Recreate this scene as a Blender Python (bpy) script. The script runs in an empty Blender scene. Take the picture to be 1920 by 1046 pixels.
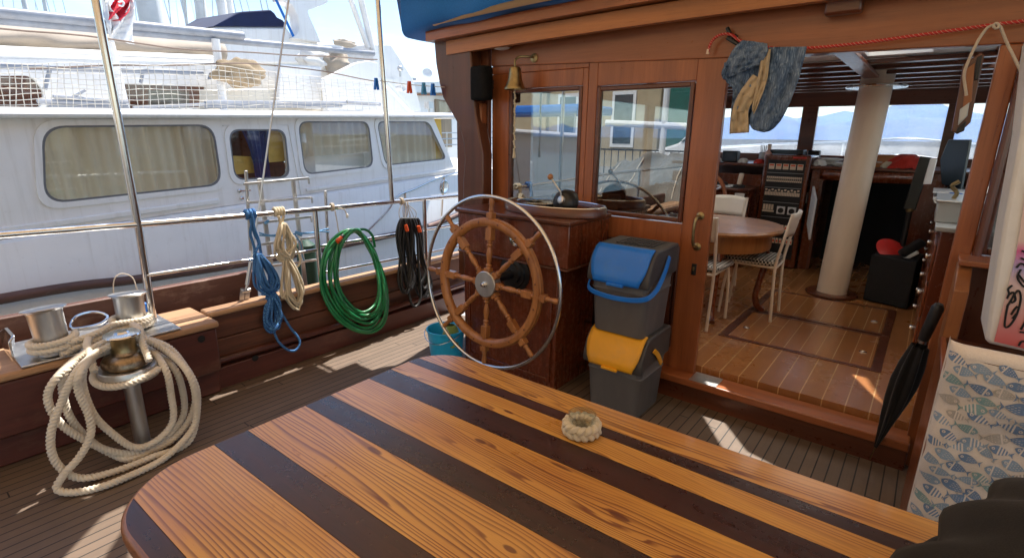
import bpy, math, random
from mathutils import Vector, Matrix, Quaternion, noise
from mathutils.geometry import tessellate_polygon
from math import sin, cos, pi, radians, sqrt, atan2
random.seed(7)
scn = bpy.context.scene
col = scn.collection

# ------------------------------------------------------------ camera, world, sun, exposure
CAM_POS = Vector((0, 0, 1.6))
YAW, PITCH, ROLL, FOC = -0.668913, 0.266920, -0.0126508, 977.40
_f = Vector((sin(YAW)*cos(PITCH), cos(YAW)*cos(PITCH), -sin(PITCH)))
_R = _f.cross(Vector((0, 0, 1))).normalized(); _D = _f.cross(_R)
_R2 = _R*cos(ROLL) + _D*sin(ROLL); _D2 = -_R*sin(ROLL) + _D*cos(ROLL)
cd = bpy.data.cameras.new('camera'); cam = bpy.data.objects.new('camera', cd); col.objects.link(cam)
cd.sensor_width = 36; cd.lens = 36*FOC/1920; cd.clip_start = .02; cd.clip_end = 20000
mw = Matrix.Identity(4)
for i in range(3):
    mw[i][0] = _R2[i]; mw[i][1] = -_D2[i]; mw[i][2] = -_f[i]; mw[i][3] = CAM_POS[i]
cam.matrix_world = mw
scn.camera = cam

SUN_DIR = Vector((-0.10, 0.42, 0.90)).normalized()      # towards the sun: forward, a little to port
w = bpy.data.worlds.new('World'); scn.world = w; w.use_nodes = True
wn = w.node_tree.nodes; wl = w.node_tree.links
sky = wn.new('ShaderNodeTexSky'); sky.sky_type = 'NISHITA'; sky.sun_disc = False
sky.sun_elevation = math.asin(SUN_DIR.z); sky.sun_rotation = atan2(SUN_DIR.x, SUN_DIR.y)
sky.air_density = 1.0; sky.dust_density = .25; sky.ozone_density = 1.5
bg = wn['Background']; bg.inputs['Strength'].default_value = .088
# thin veils of cloud, laid over the sky by direction
tc = wn.new('ShaderNodeTexCoord'); mp = wn.new('ShaderNodeMapping'); mp.inputs['Scale'].default_value = (1.2, 1.2, 5)
nz = wn.new('ShaderNodeTexNoise'); nz.inputs['Scale'].default_value = 2.2; nz.inputs['Detail'].default_value = 7; nz.inputs['Roughness'].default_value = .6
rp = wn.new('ShaderNodeValToRGB'); rp.color_ramp.elements[0].position = .48; rp.color_ramp.elements[1].position = .74
mx = wn.new('ShaderNodeMix'); mx.data_type = 'RGBA'; mx.inputs['B'].default_value = (7, 7.4, 8, 1)
ml = wn.new('ShaderNodeMath'); ml.operation = 'MULTIPLY'; ml.inputs[1].default_value = .32
wl.new(tc.outputs['Generated'], mp.inputs[0]); wl.new(mp.outputs[0], nz.inputs['Vector']); wl.new(nz.outputs['Fac'], rp.inputs[0])
wl.new(rp.outputs[0], ml.inputs[0]); wl.new(ml.outputs[0], mx.inputs['Factor']); wl.new(sky.outputs[0], mx.inputs['A']); wl.new(mx.outputs['Result'], bg.inputs['Color'])
sd = bpy.data.lights.new('sun', 'SUN'); sd.energy = 3.1; sd.angle = radians(.55); sd.color = (1, .95, .87)
so = bpy.data.objects.new('sun', sd); col.objects.link(so); so.rotation_euler = SUN_DIR.to_track_quat('Z', 'Y').to_euler()
scn.view_settings.view_transform = 'Standard'; scn.view_settings.look = 'None'
scn.view_settings.exposure = 1.6; scn.view_settings.gamma = 1
scn.render.engine = 'CYCLES'
scn.cycles.max_bounces = 10; scn.cycles.diffuse_bounces = 5; scn.cycles.glossy_bounces = 4; scn.cycles.transparent_max_bounces = 16; scn.cycles.transmission_bounces = 6
try: scn.cycles.use_denoising = True
except Exception: pass

# ------------------------------------------------------------ measuring helpers: a pixel of the 1920 px photograph on a plane of the boat
def ray(px, py):
    return _R2*((px-960)/FOC) + _D2*((py-523)/FOC) + _f
def onz(px, py, z): d = ray(px, py); return CAM_POS + d*((z-CAM_POS.z)/d.z)
def onx(px, py, x): d = ray(px, py); return CAM_POS + d*((x-CAM_POS.x)/d.x)
def ony(px, py, y): d = ray(px, py); return CAM_POS + d*((y-CAM_POS.y)/d.y)

# ------------------------------------------------------------ things
LOC = {}
def tag(o, label, cat, group=None, kind=None):
    if label: o['label'] = label
    if cat: o['category'] = cat
    if group: o['group'] = group
    if kind: o['kind'] = kind
    return o
def thing(name, label, cat, loc=(0, 0, 0), group=None, mat=None):
    o = bpy.data.objects.new(name, None); col.objects.link(o); o.empty_display_size = .1
    o.location = Vector(loc)
    LOC[o.name] = Vector(loc)
    return tag(o, label, cat, group)
def dup(root, loc, label=None, rotz=None):
    r = root.copy(); col.objects.link(r); r.location = loc
    if rotz is not None: r.rotation_euler = (0, 0, rotz)
    if label: r['label'] = label
    for ch in list(root.children):
        c = ch.copy(); col.objects.link(c); c.parent = r
        for g in list(ch.children):
            d = g.copy(); col.objects.link(d); d.parent = c
    return r

class MB:
    def __init__(s): s.v = []; s.f = []; s.m = []; s.mi = 0
    def add(s, vs, fs):
        b = len(s.v); s.v += [Vector(v) for v in vs]
        for f in fs: s.f.append([b+i for i in f]); s.m.append(s.mi)
        return s
    def box(s, x0, x1, y0, y1, z0, z1, M=None):
        vs = [Vector((x, y, z)) for z in (z0, z1) for y in (y0, y1) for x in (x0, x1)]
        if M is not None: vs = [M @ v for v in vs]
        return s.add(vs, [(0, 2, 3, 1), (4, 5, 7, 6), (0, 1, 5, 4), (2, 6, 7, 3), (0, 4, 6, 2), (1, 3, 7, 5)])
    def bar(s, a, b, w, h, up=(0, 0, 1)):
        a = Vector(a); b = Vector(b); d = b-a; L = d.length; d.normalize(); u = Vector(up)
        sx = d.cross(u)
        if sx.length < 1e-4: sx = d.cross(Vector((1, 0, 0)))
        sx.normalize(); uu = sx.cross(d)
        M = Matrix(((d.x, sx.x, uu.x, a.x), (d.y, sx.y, uu.y, a.y), (d.z, sx.z, uu.z, a.z), (0, 0, 0, 1)))
        return s.box(0, L, -w/2, w/2, -h/2, h/2, M)
    def prism(s, pts, off):
        """polygon of 3D points, extruded along the vector off"""
        n = len(pts); off = Vector(off); p = [Vector(q) for q in pts]
        return s.add(p+[q+off for q in p], [tuple(range(n-1, -1, -1)), tuple(range(n, 2*n))] + [(i, (i+1) % n, n+(i+1) % n, n+i) for i in range(n)])
    def tube(s, pts, r, n=10, closed=False, cap=True, lobes=0, twist=0., depth=.22):
        pts = [Vector(p) for p in pts]; N = len(pts)
        if N < 2: return s
        rs = r if isinstance(r, (list, tuple)) else [r]*N
        T = []
        for i in range(N):
            a = pts[(i-1) % N] if (closed or i > 0) else pts[i]; b = pts[(i+1) % N] if (closed or i < N-1) else pts[i]
            t = b-a; T.append(t.normalized() if t.length > 1e-9 else Vector((0, 0, 1)))
        u = T[0].cross(Vector((0, 0, 1)))
        if u.length < 1e-3: u = T[0].cross(Vector((1, 0, 0)))
        u.normalize(); vs = []; ang = 0.
        for i in range(N):
            if i > 0:
                q = T[i-1].rotation_difference(T[i]); u = q @ u; u = (u - T[i]*u.dot(T[i])).normalized(); ang += (pts[i]-pts[i-1]).length*twist
            w_ = T[i].cross(u)
            for k in range(n):
                a = 2*pi*k/n; rr = rs[i]
                if lobes: rr *= 1-depth+depth*abs(cos(lobes*(a-ang)/2))**.7*1.25
                vs.append(pts[i] + (u*cos(a)+w_*sin(a))*rr)
        fs = []
        for i in range(N if closed else N-1):
            j = (i+1) % N
            for k in range(n): fs.append((i*n+k, i*n+(k+1) % n, j*n+(k+1) % n, j*n+k))
        if not closed and cap: fs += [tuple(range(n-1, -1, -1)), tuple((N-1)*n+k for k in range(n))]
        return s.add(vs, fs)
    def lathe(s, prof, M=None, n=24, a0=0, a1=2*pi):
        full = abs(a1-a0-2*pi) < 1e-6; m = n if full else n+1
        vs = []
        for r, z in prof:
            for k in range(m):
                a = a0+(a1-a0)*k/n; v = Vector((r*cos(a), r*sin(a), z)); vs.append(M @ v if M is not None else v)
        fs = []
        for i in range(len(prof)-1):
            for k in range(n):
                k2 = (k+1) % m if full else k+1
                fs.append((i*m+k, i*m+k2, (i+1)*m+k2, (i+1)*m+k))
        if full and prof[0][0] > 1e-6: fs.append(tuple(range(m-1, -1, -1)))
        if full and prof[-1][0] > 1e-6: fs.append(tuple((len(prof)-1)*m+k for k in range(m)))
        return s.add(vs, fs)
    def grid(s, fn, nu, nv, closeu=False):
        vs = [fn(i/(nu-(0 if closeu else 1)), j/(nv-1)) for j in range(nv) for i in range(nu)]
        fs = []
        for j in range(nv-1):
            for i in range(nu if closeu else nu-1):
                i2 = (i+1) % nu
                fs.append((j*nu+i, j*nu+i2, (j+1)*nu+i2, (j+1)*nu+i))
        return s.add(vs, fs)
    def ball(s, c, r, n=14, sc=(1, 1, 1)):
        c = Vector(c)
        return s.grid(lambda u, v: c+Vector((sc[0]*r*sin(pi*v)*cos(2*pi*u), sc[1]*r*sin(pi*v)*sin(2*pi*u), sc[2]*r*cos(pi*v))), n, n//2+1, closeu=True)
    def build(s, name, mat, parent=None, bevel=0., seg=2, smooth=35, solid=0., sub=0):
        me = bpy.data.meshes.new(name)
        if parent is not None:
            base = LOC[parent.name]
        else:
            xs = [v.x for v in s.v]; ys = [v.y for v in s.v]; zs = [v.z for v in s.v]
            base = Vector(((min(xs)+max(xs))/2, (min(ys)+max(ys))/2, min(zs)))
        me.from_pydata([v-base for v in s.v], [], s.f); me.update()
        mats = mat if isinstance(mat, (list, tuple)) else [mat]
        for m in mats: me.materials.append(m)
        if len(mats) > 1: me.polygons.foreach_set('material_index', s.m)
        me.polygons.foreach_set('use_smooth', [True]*len(me.polygons))
        try: me.set_sharp_from_angle(angle=radians(smooth))
        except Exception: pass
        o = bpy.data.objects.new(name, me); col.objects.link(o)
        if parent is not None: o.parent = parent; LOC[o.name] = base
        else: o.location = base; LOC[o.name] = base
        if solid:
            m = o.modifiers.new('s', 'SOLIDIFY'); m.thickness = solid; m.offset = 0
        if bevel:
            m = o.modifiers.new('b', 'BEVEL'); m.width = bevel; m.segments = seg; m.limit_method = 'ANGLE'; m.angle_limit = radians(40); m.harden_normals = False
        if sub:
            m = o.modifiers.new('u', 'SUBSURF'); m.levels = sub; m.render_levels = sub
        return o

def spline(pts, step=.02, closed=False):
    P = [Vector(p) for p in pts]; n = len(P); out = []
    for i in range(n if closed else n-1):
        p0 = P[(i-1) % n] if (closed or i > 0) else P[0]*2-P[1]
        p1 = P[i]; p2 = P[(i+1) % n]
        p3 = P[(i+2) % n] if (closed or i < n-2) else P[-1]*2-P[-2]
        m = max(2, int((p2-p1).length/step))
        for k in range(m):
            t = k/m; t2 = t*t; t3 = t2*t
            out.append(.5*((2*p1)+(-p0+p2)*t+(2*p0-5*p1+4*p2-p3)*t2+(-p0+3*p1-3*p2+p3)*t3))
    if not closed: out.append(P[-1])
    return out
def wob(pts, a, f=3., seed=0):
    r = random.Random(seed); ph = [r.uniform(0, 6) for _ in range(6)]; out = []; L = 0
    for i, p in enumerate(pts):
        if i: L += (p-pts[i-1]).length
        out.append(p+Vector((sin(L*f*2.1+ph[0])+sin(L*f*4.7+ph[1]), sin(L*f*2.7+ph[2])+sin(L*f*5.1+ph[3]), sin(L*f*2.3+ph[4])+sin(L*f*4.1+ph[5])))*a*.5)
    return out
def frame(o, x, y, z):
    M = Matrix.Identity(4)
    for i in range(3): M[i][0] = x[i]; M[i][1] = y[i]; M[i][2] = z[i]; M[i][3] = o[i]
    return M
def along(o, z):
    """matrix whose local z points along z"""
    q = Vector(z).to_track_quat('Z', 'Y'); return Matrix.Translation(Vector(o)) @ q.to_matrix().to_4x4()
def rrect(u0, u1, v0, v1, r, n=6):
    out = []
    for cx, cy, a in ((u1-r, v1-r, 0), (u0+r, v1-r, pi/2), (u0+r, v0+r, pi), (u1-r, v0+r, 1.5*pi)):
        for k in range(n+1): t = a+pi/2*k/n; out.append((cx+r*cos(t), cy+r*sin(t)))
    return out

# ------------------------------------------------------------ materials
class NT:
    def __init__(s, name):
        s.m = bpy.data.materials.new(name); s.m.use_nodes = True; s.t = s.m.node_tree; s.n = s.t.nodes; s.l = s.t.links
        s.b = s.n['Principled BSDF']; s.out = s.n['Material Output']
    def node(s, t, **kw):
        n = s.n.new(t)
        for k, v in kw.items(): setattr(n, k, v)
        return n
    def lk(s, a, b): s.l.new(a, b)
    def pos(s, scale=(1, 1, 1), off=(0, 0, 0), rot=(0, 0, 0)):
        g = s.node('ShaderNodeNewGeometry'); m = s.node('ShaderNodeMapping'); m.inputs['Scale'].default_value = scale; m.inputs['Location'].default_value = off; m.inputs['Rotation'].default_value = rot
        s.lk(g.outputs['Position'], m.inputs[0]); return m.outputs[0]
    def noise(s, vec, scale, detail=4, rough=.5, dist=0.):
        n = s.node('ShaderNodeTexNoise'); n.inputs['Scale'].default_value = scale; n.inputs['Detail'].default_value = detail; n.inputs['Roughness'].default_value = rough; n.inputs['Distortion'].default_value = dist
        s.lk(vec, n.inputs['Vector']); return n.outputs['Fac']
    def ramp(s, fac, stops):
        r = s.node('ShaderNodeValToRGB'); e = r.color_ramp.elements
        while len(e) < len(stops): e.new(.5)
        for i, (p, c) in enumerate(stops): e[i].position = p; e[i].color = (*c, 1) if len(c) == 3 else c
        s.lk(fac, r.inputs[0]); return r.outputs[0]
    def mix(s, fac, a, b, mode='MIX'):
        m = s.node('ShaderNodeMix', data_type='RGBA', blend_type=mode)
        for sock, v in (('Factor', fac), ('A', a), ('B', b)):
            if isinstance(v, bpy.types.NodeSocket): s.lk(v, m.inputs[sock])
            elif isinstance(v, (int, float)): m.inputs[sock].default_value = v
            else: m.inputs[sock].default_value = (*v, 1)
        return m.outputs['Result']
    def math(s, op, a, b=0., c=None):
        m = s.node('ShaderNodeMath', operation=op)
        for i, v in enumerate((a, b, c)):
            if v is None: continue
            if isinstance(v, bpy.types.NodeSocket): s.lk(v, m.inputs[i])
            else: m.inputs[i].default_value = v
        return m.outputs[0]
    def bump(s, h, strength=.2, dist=.01):
        b = s.node('ShaderNodeBump'); b.inputs['Strength'].default_value = strength; b.inputs['Distance'].default_value = dist
        s.lk(h, b.inputs['Height']); s.lk(b.outputs[0], s.b.inputs['Normal'])
    def set(s, **kw):
        for k, v in kw.items():
            i = s.b.inputs[k]
            if isinstance(v, bpy.types.NodeSocket): s.lk(v, i)
            elif isinstance(v, tuple): i.default_value = (*v, 1)
            else: i.default_value = v

def paint(name, c, rough=.45, var=.12, vs=6, metal=0., coat=0., bump=0., bs=60, dirt=None, dirt_amt=.35, stretch=(1, 1, 1), spec=.5):
    t = NT(name); v = t.pos(stretch)
    n = t.noise(v, vs, 6, .6); d = tuple(x*(1-var*1.6) for x in c); u = tuple(min(1, x*(1+var)) for x in c)
    cc = t.ramp(n, [(.3, d), (.7, u)])
    if dirt:
        n2 = t.noise(v, vs*.7+1.3, 8, .68); cc = t.mix(t.math('MULTIPLY', t.ramp(n2, [(.52, (0, 0, 0)), (.75, (1, 1, 1))]), dirt_amt), cc, dirt)
    rr = t.math('MULTIPLY_ADD', t.noise(v, vs*3, 4), .25*rough, rough*.88)
    t.set(**{'Base Color': cc, 'Roughness': rr, 'Metallic': metal, 'Coat Weight': coat, 'Coat Roughness': .15, 'Specular IOR Level': spec})
    if bump: t.bump(t.noise(v, bs, 5, .6), bump, .004)
    return t.m

def wood(name, c1, c2, axis='x', rough=.32, coat=.3, scale=1., seed=0., bump=.08, wear=None, c3=None):
    t = NT(name); st = {'x': (.05, 1, 1), 'y': (1, .05, 1), 'z': (1, 1, .05)}[axis]
    v = t.pos(tuple(q*scale for q in st), (seed*3.1, seed*1.7, seed*2.3))
    g = t.noise(v, 26, 6, .62, .35); fine = t.noise(v, 170, 3, .6)
    low = t.noise(t.pos((1, 1, 1), (seed, seed, 0)), 1.6, 3)
    cc = t.ramp(g, [(.28, c2), (.5, tuple((a+b)/2 for a, b in zip(c1, c2))), (.72, c1)])
    cc = t.mix(t.math('MULTIPLY', t.ramp(fine, [(.55, (0, 0, 0)), (.7, (1, 1, 1))]), .35), cc, tuple(x*.45 for x in c2))
    cc = t.mix(t.math('MULTIPLY', t.ramp(low, [(.35, (0, 0, 0)), (.68, (1, 1, 1))]), .45), cc, c3 or tuple(x*.62 for x in c1))
    if wear:
        wn_ = t.noise(t.pos(tuple(.35+.65*q for q in st), (seed, 2, 1)), 5, 9, .7); cc = t.mix(t.math('MULTIPLY', t.ramp(wn_, [(.54, (0, 0, 0)), (.66, (1, 1, 1))]), .75), cc, wear)
    stv = t.noise(v, 7, 4, .6, .5); cc = t.mix(t.math('MULTIPLY', t.ramp(stv, [(.45, (0, 0, 0)), (.66, (1, 1, 1))]), .5), cc, tuple(x*.5 for x in c2))
    sc_ = t.noise(t.pos((1, 1, 1), (seed, 3, seed)), 30, 6, .7)
    rr = t.math('MULTIPLY_ADD', sc_, .28, t.math('MULTIPLY_ADD', g, .2, rough-.2))
    t.set(**{'Base Color': cc, 'Roughness': rr, 'Coat Weight': coat, 'Coat Roughness': .12})
    if bump: t.bump(t.math('ADD', g, t.math('MULTIPLY', fine, .5)), bump, .003)
    return t.m

def metal(name, c, rough=.22, var=.25, aniso=None, brush=None):
    t = NT(name); v = t.pos((1, 1, 1) if not brush else brush)
    n = t.noise(v, 30, 6, .65)
    t.set(**{'Base Color': t.ramp(n, [(.3, tuple(x*(1-var) for x in c)), (.7, c)]), 'Metallic': 1., 'Roughness': t.math('MULTIPLY_ADD', n, .25, rough-.1)})
    return t.m

def glass(name, tint=(.9, .95, .95), refl=.0, rough=0., dust=0., dustc=(.8, .82, .85)):
    t = NT(name); t.n.remove(t.b)
    g = t.node('ShaderNodeNewGeometry'); ior = t.math('MULTIPLY_ADD', g.outputs['Backfacing'], 1/1.5-1.5, 1.5)
    fr = t.node('ShaderNodeFresnel'); t.lk(ior, fr.inputs['IOR'])
    tr = t.node('ShaderNodeBsdfTransparent'); tr.inputs[0].default_value = (*tint, 1)
    gl = t.node('ShaderNodeBsdfGlossy'); gl.inputs['Roughness'].default_value = rough
    fac = t.math('MULTIPLY_ADD', fr.outputs[0], 1-refl, refl)
    m = t.node('ShaderNodeMixShader'); t.lk(fac, m.inputs[0]); t.lk(tr.outputs[0], m.inputs[1]); t.lk(gl.outputs[0], m.inputs[2])
    last = m.outputs[0]
    if dust:
        tl = t.node('ShaderNodeBsdfTranslucent'); tl.inputs[0].default_value = (*dustc, 1)
        nn = t.noise(t.pos((1, 1, 1)), 3, 8, .7); m2 = t.node('ShaderNodeMixShader')
        t.lk(t.math('MULTIPLY', t.ramp(nn, [(.25, (.35,)*3), (.75, (1, 1, 1))]), dust), m2.inputs[0]); t.lk(last, m2.inputs[1]); t.lk(tl.outputs[0], m2.inputs[2]); last = m2.outputs[0]
    t.lk(last, t.out.inputs['Surface']); return t.m

def fabric(name, c1, c2, scale=220, rough=.9, big=5, bigamt=.4, c3=None, sheen=.2, weave=.3):
    t = NT(name); v = t.pos((1, 1, 1))
    n = t.noise(v, scale, 3, .7); b = t.noise(v, big, 6, .6)
    cc = t.ramp(n, [(.35, c2), (.65, c1)]); cc = t.mix(t.math('MULTIPLY', t.ramp(b, [(.4, (0, 0, 0)), (.7, (1, 1, 1))]), bigamt), cc, c3 or tuple(x*.6 for x in c2))
    t.set(**{'Base Color': cc, 'Roughness': rough, 'Sheen Weight': sheen, 'Specular IOR Level': .25}); t.bump(n, weave, .002); return t.m

M = {}
M['mah_x'] = wood('varnished mahogany', (.47, .150, .050), (.28, .080, .026), 'x', .3, .35)
M['mah_z'] = wood('varnished mahogany upright', (.45, .143, .048), (.26, .074, .024), 'z', .3, .35, seed=2)
M['mah_y'] = wood('varnished mahogany fore and aft', (.32, .085, .024), (.18, .044, .013), 'y', .3, .35, seed=5)
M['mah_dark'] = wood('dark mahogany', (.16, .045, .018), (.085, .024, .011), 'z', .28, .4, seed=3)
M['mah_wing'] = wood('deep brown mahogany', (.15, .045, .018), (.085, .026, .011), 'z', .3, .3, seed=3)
M['mah_dark_x'] = wood('dark mahogany moulding', (.17, .045, .017), (.09, .025, .011), 'x', .28, .4, seed=4)
M['mah_light'] = wood('light mahogany beam', (.56, .21, .058), (.38, .125, .034), 'x', .35, .25, seed=6)
M['mah_red'] = wood('red mahogany console', (.22, .05, .015), (.11, .024, .008), 'z', .22, .5, seed=8)
M['bulwark'] = wood('painted bulwark planking', (.13, .034, .022), (.08, .021, .015), 'y', .42, .15, seed=9, wear=(.16, .075, .045))
M['plank_worn'] = wood('worn bulwark plank', (.20, .07, .032), (.075, .027, .016), 'y', .5, .05, seed=10, wear=(.035, .02, .016))
M['cap_wood'] = wood('bleached teak cap', (.52, .31, .165), (.36, .19, .095), 'y', .55, .05, seed=11)
M['hull_brown'] = wood('brown rubbing strake', (.17, .075, .05), (.10, .042, .03), 'y', .5, .05, seed=12, wear=(.3, .2, .15))
M['ply'] = wood('orange plywood', (.42, .16, .05), (.3, .1, .03), 'z', .4, .2, seed=13)
M['teak_helm'] = wood('oiled teak of the wheel', (.52, .22, .065), (.33, .115, .03), 'z', .36, .3, scale=2, seed=14, bump=.05, wear=(.2, .065, .02))
M['wenge'] = wood('dark wenge plank', (.058, .014, .008), (.022, .006, .004), 'x', .26, .1, seed=15, bump=.12)
M['oak'] = wood('honey oak table', (.5, .22, .07), (.36, .14, .04), 'z', .3, .4, seed=16)
M['steel'] = metal('polished stainless steel', (.72, .71, .70), .14, .08)
M['steel_dull'] = metal('brushed stainless steel', (.66, .65, .63), .36, .22, brush=(1, 1, .2))
M['brass'] = metal('aged brass', (.40, .31, .16), .34, .4)
M['bronze'] = metal('worn bronze', (.44, .33, .22), .32, .75)
def gelcoat():
    t = NT('white gelcoat'); n = t.noise(t.pos(), 3, 6, .6); cc = t.ramp(n, [(.3, (.82, .805, .78)), (.7, (.88, .865, .84))])
    st = t.noise(t.pos((9, 9, .5)), 1.6, 6, .65); cc = t.mix(t.math('MULTIPLY', t.ramp(st, [(.52, (0, 0, 0)), (.75, (1, 1, 1))]), .35), cc, (.52, .47, .40))
    d2 = t.noise(t.pos(), 14, 8, .7); cc = t.mix(t.math('MULTIPLY', t.ramp(d2, [(.60, (0, 0, 0)), (.72, (1, 1, 1))]), .25), cc, (.45, .41, .36))
    t.set(**{'Base Color': cc, 'Roughness': t.math('MULTIPLY_ADD', d2, .25, .22), 'Coat Weight': .25, 'Coat Roughness': .2}); t.bump(t.noise(t.pos(), 2.2, 3), .12, .03); return t.m
M['white_gel'] = gelcoat()
M['white_paint'] = paint('white paint', (.78, .77, .75), .45, .05, 4, dirt=(.5, .46, .4), dirt_amt=.25)
M['cream_paint'] = paint('cream paint', (.76, .60, .44), .32, .06, 3, coat=.3, dirt=(.55, .42, .30), dirt_amt=.35, stretch=(1, 1, .3))
M['chair_white'] = paint('cream chair enamel', (.78, .68, .56), .35, .05, 5, coat=.2)
M['grey_pipe'] = paint('grey painted pipe', (.27, .29, .33), .4, .12, 8, dirt=(.3, .26, .22), dirt_amt=.4)
M['black'] = paint('black plastic', (.012, .012, .013), .4, .2, 12, bump=.1, bs=300)
M['speaker_black'] = paint('black speaker grille', (.008, .008, .009), .8, .2, 30, bump=.3, bs=600, spec=.15)
M['black_matte'] = paint('black matte', (.008, .008, .008), .75, .2, 12)
M['rubber'] = paint('black rubber', (.014, .014, .015), .5, .25, 20)
M['bin_grey'] = paint('grey bin plastic', (.135, .13, .132), .55, .08, 5, bump=.12, bs=500, dirt=(.22, .20, .18), dirt_amt=.5, stretch=(1, 1, .35))
M['bin_dark'] = paint('dark grey bin lid', (.06, .058, .06), .5, .08, 9, bump=.12, bs=500)
M['blue_plastic'] = paint('blue plastic', (.008, .17, .66), .38, .06, 7, coat=.1, dirt=(.10, .22, .45), dirt_amt=.4)
M['yellow_plastic'] = paint('yellow plastic', (.86, .40, .012), .42, .06, 7, dirt=(.60, .33, .10), dirt_amt=.45)
M['bucket_blue'] = paint('bright blue bucket plastic', (.02, .44, .80), .4, .06, 7)
M['hose_green'] = paint('green garden hose', (.010, .19, .06), .38, .2, 15, coat=.15)
M['orange_plastic'] = paint('orange plastic', (.75, .10, .02), .45, .1, 10)
M['red_plastic'] = paint('red plastic', (.6, .025, .018), .4, .1, 10)
M['navy_canvas'] = fabric('navy canvas', (.012, .022, .085), (.008, .014, .05), 160)
M['blue_canvas'] = fabric('blue canvas', (.018, .18, .58), (.012, .14, .48), 160, big=2, bigamt=.25)
def canvas_awning():
    t = NT('translucent awning canvas'); n = t.noise(t.pos(), 200, 3); d = t.node('ShaderNodeBsdfDiffuse'); tl = t.node('ShaderNodeBsdfTranslucent')
    d.inputs[0].default_value = (.45, .37, .28, 1); tl.inputs[0].default_value = (.86, .70, .51, 1)
    m = t.node('ShaderNodeMixShader'); m.inputs[0].default_value = .6; t.lk(d.outputs[0], m.inputs[1]); t.lk(tl.outputs[0], m.inputs[2]); t.lk(m.outputs[0], t.out.inputs['Surface']); return t.m
M['awning'] = canvas_awning()
M['tan_canvas'] = fabric('tan sail canvas', (.50, .42, .34), (.43, .36, .28), 160, big=2.5, bigamt=.35)
M['grey_canvas'] = fabric('grey tarpaulin', (.24, .22, .19), (.17, .16, .14), 120, big=2, bigamt=.4)
M['curtain'] = fabric('beige curtain', (.78, .66, .46), (.70, .58, .40), 260, big=4, bigamt=.3)
def curtain_mat():
    t = NT('beige curtain'); n = t.noise(t.pos(), 260, 3); c = t.ramp(n, [(.35, (.80, .72, .57)), (.65, (.88, .80, .66))]); t.set(**{'Base Color': c, 'Roughness': .9})
    tl = t.node('ShaderNodeBsdfTranslucent'); tl.inputs[0].default_value = (.92, .82, .64, 1); m = t.node('ShaderNodeMixShader'); m.inputs[0].default_value = .55
    t.lk(t.b.outputs[0], m.inputs[1]); t.lk(tl.outputs[0], m.inputs[2]); t.lk(m.outputs[0], t.out.inputs['Surface']); return t.m
M['curtain'] = curtain_mat()
M['curtain_blue'] = fabric('blue curtain', (.035, .05, .20), (.02, .03, .12), 260)
M['denim'] = fabric('faded denim', (.15, .23, .36), (.05, .085, .15), 260, big=9, bigamt=.4, c3=(.24, .31, .42), weave=.6)
def denim():
    t = NT('faded denim'); n = t.noise(t.pos((1, 1, .12)), 150, 4, .7); b = t.noise(t.pos((1, 1, .35)), 16, 5, .65)
    cc = t.ramp(n, [(.38, (.035, .065, .13)), (.55, (.10, .165, .28)), (.72, (.34, .42, .52))]); cc = t.mix(t.math('MULTIPLY', t.ramp(b, [(.42, (0, 0, 0)), (.68, (1, 1, 1))]), .45), cc, (.27, .34, .44))
    t.set(**{'Base Color': cc, 'Roughness': .9, 'Specular IOR Level': .2}); t.bump(n, .5, .003); return t.m
M['denim'] = denim()
M['khaki'] = fabric('beige patch cloth', (.58, .47, .32), (.46, .36, .23), 300, big=14, bigamt=.35)
M['black_cloth'] = fabric('black cloth', (.022, .019, .018), (.008, .007, .007), 420, big=7, bigamt=.5, sheen=.06)
M['umbrella_cloth'] = fabric('black umbrella nylon', (.012, .012, .013), (.006, .006, .007), 300, rough=.6)
M['houndstooth'] = None
M['rope_white'] = fabric('off white mooring rope', (.80, .74, .63), (.66, .58, .46), 500, big=6, bigamt=.3, c3=(.50, .42, .32), weave=.5)
M['rope_cream'] = fabric('cream rope', (.72, .64, .48), (.55, .46, .32), 700, big=14, bigamt=.3, weave=.5)
M['rope_grey'] = fabric('thin pale string', (.66, .58, .47), (.5, .42, .33), 700, weave=.3)
M['pane'] = glass('window glass', (.86, .9, .9), .10)
M['pane_dark'] = glass('tinted reflective glass', (.6, .64, .64), .25)
M['pane_boat'] = glass('boat window glass', (.99, .995, .98), .015)
M['pane_dusty'] = glass('dusty windscreen glass', (.95, .97, .98), .03, dust=.28)
M['screen'] = paint('dark screen glass', (.02, .035, .045), .12, .1, 3, coat=.5)
M['concrete'] = paint('quay concrete', (.24, .225, .205), .8, .2, 2.5, bump=.3, bs=30, dirt=(.2, .18, .16))
M['plaster'] = paint('ochre plaster', (.42, .33, .20), .8, .1, 2, bump=.2, bs=40, dirt=(.4, .33, .24))
M['green_door'] = paint('dark green door paint', (.02, .11, .08), .4, .15, 4)
M['teal'] = paint('teal paint', (.02, .30, .30), .4, .1, 4)
M['paper'] = paint('white paper', (.78, .77, .73), .8, .06, 20)
M['red_cloth'] = fabric('red cloth', (.62, .05, .03), (.45, .03, .02), 200)
M['grey_metal'] = paint('silver grey painted box', (.45, .47, .47), .35, .08, 6, metal=.3)

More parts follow.
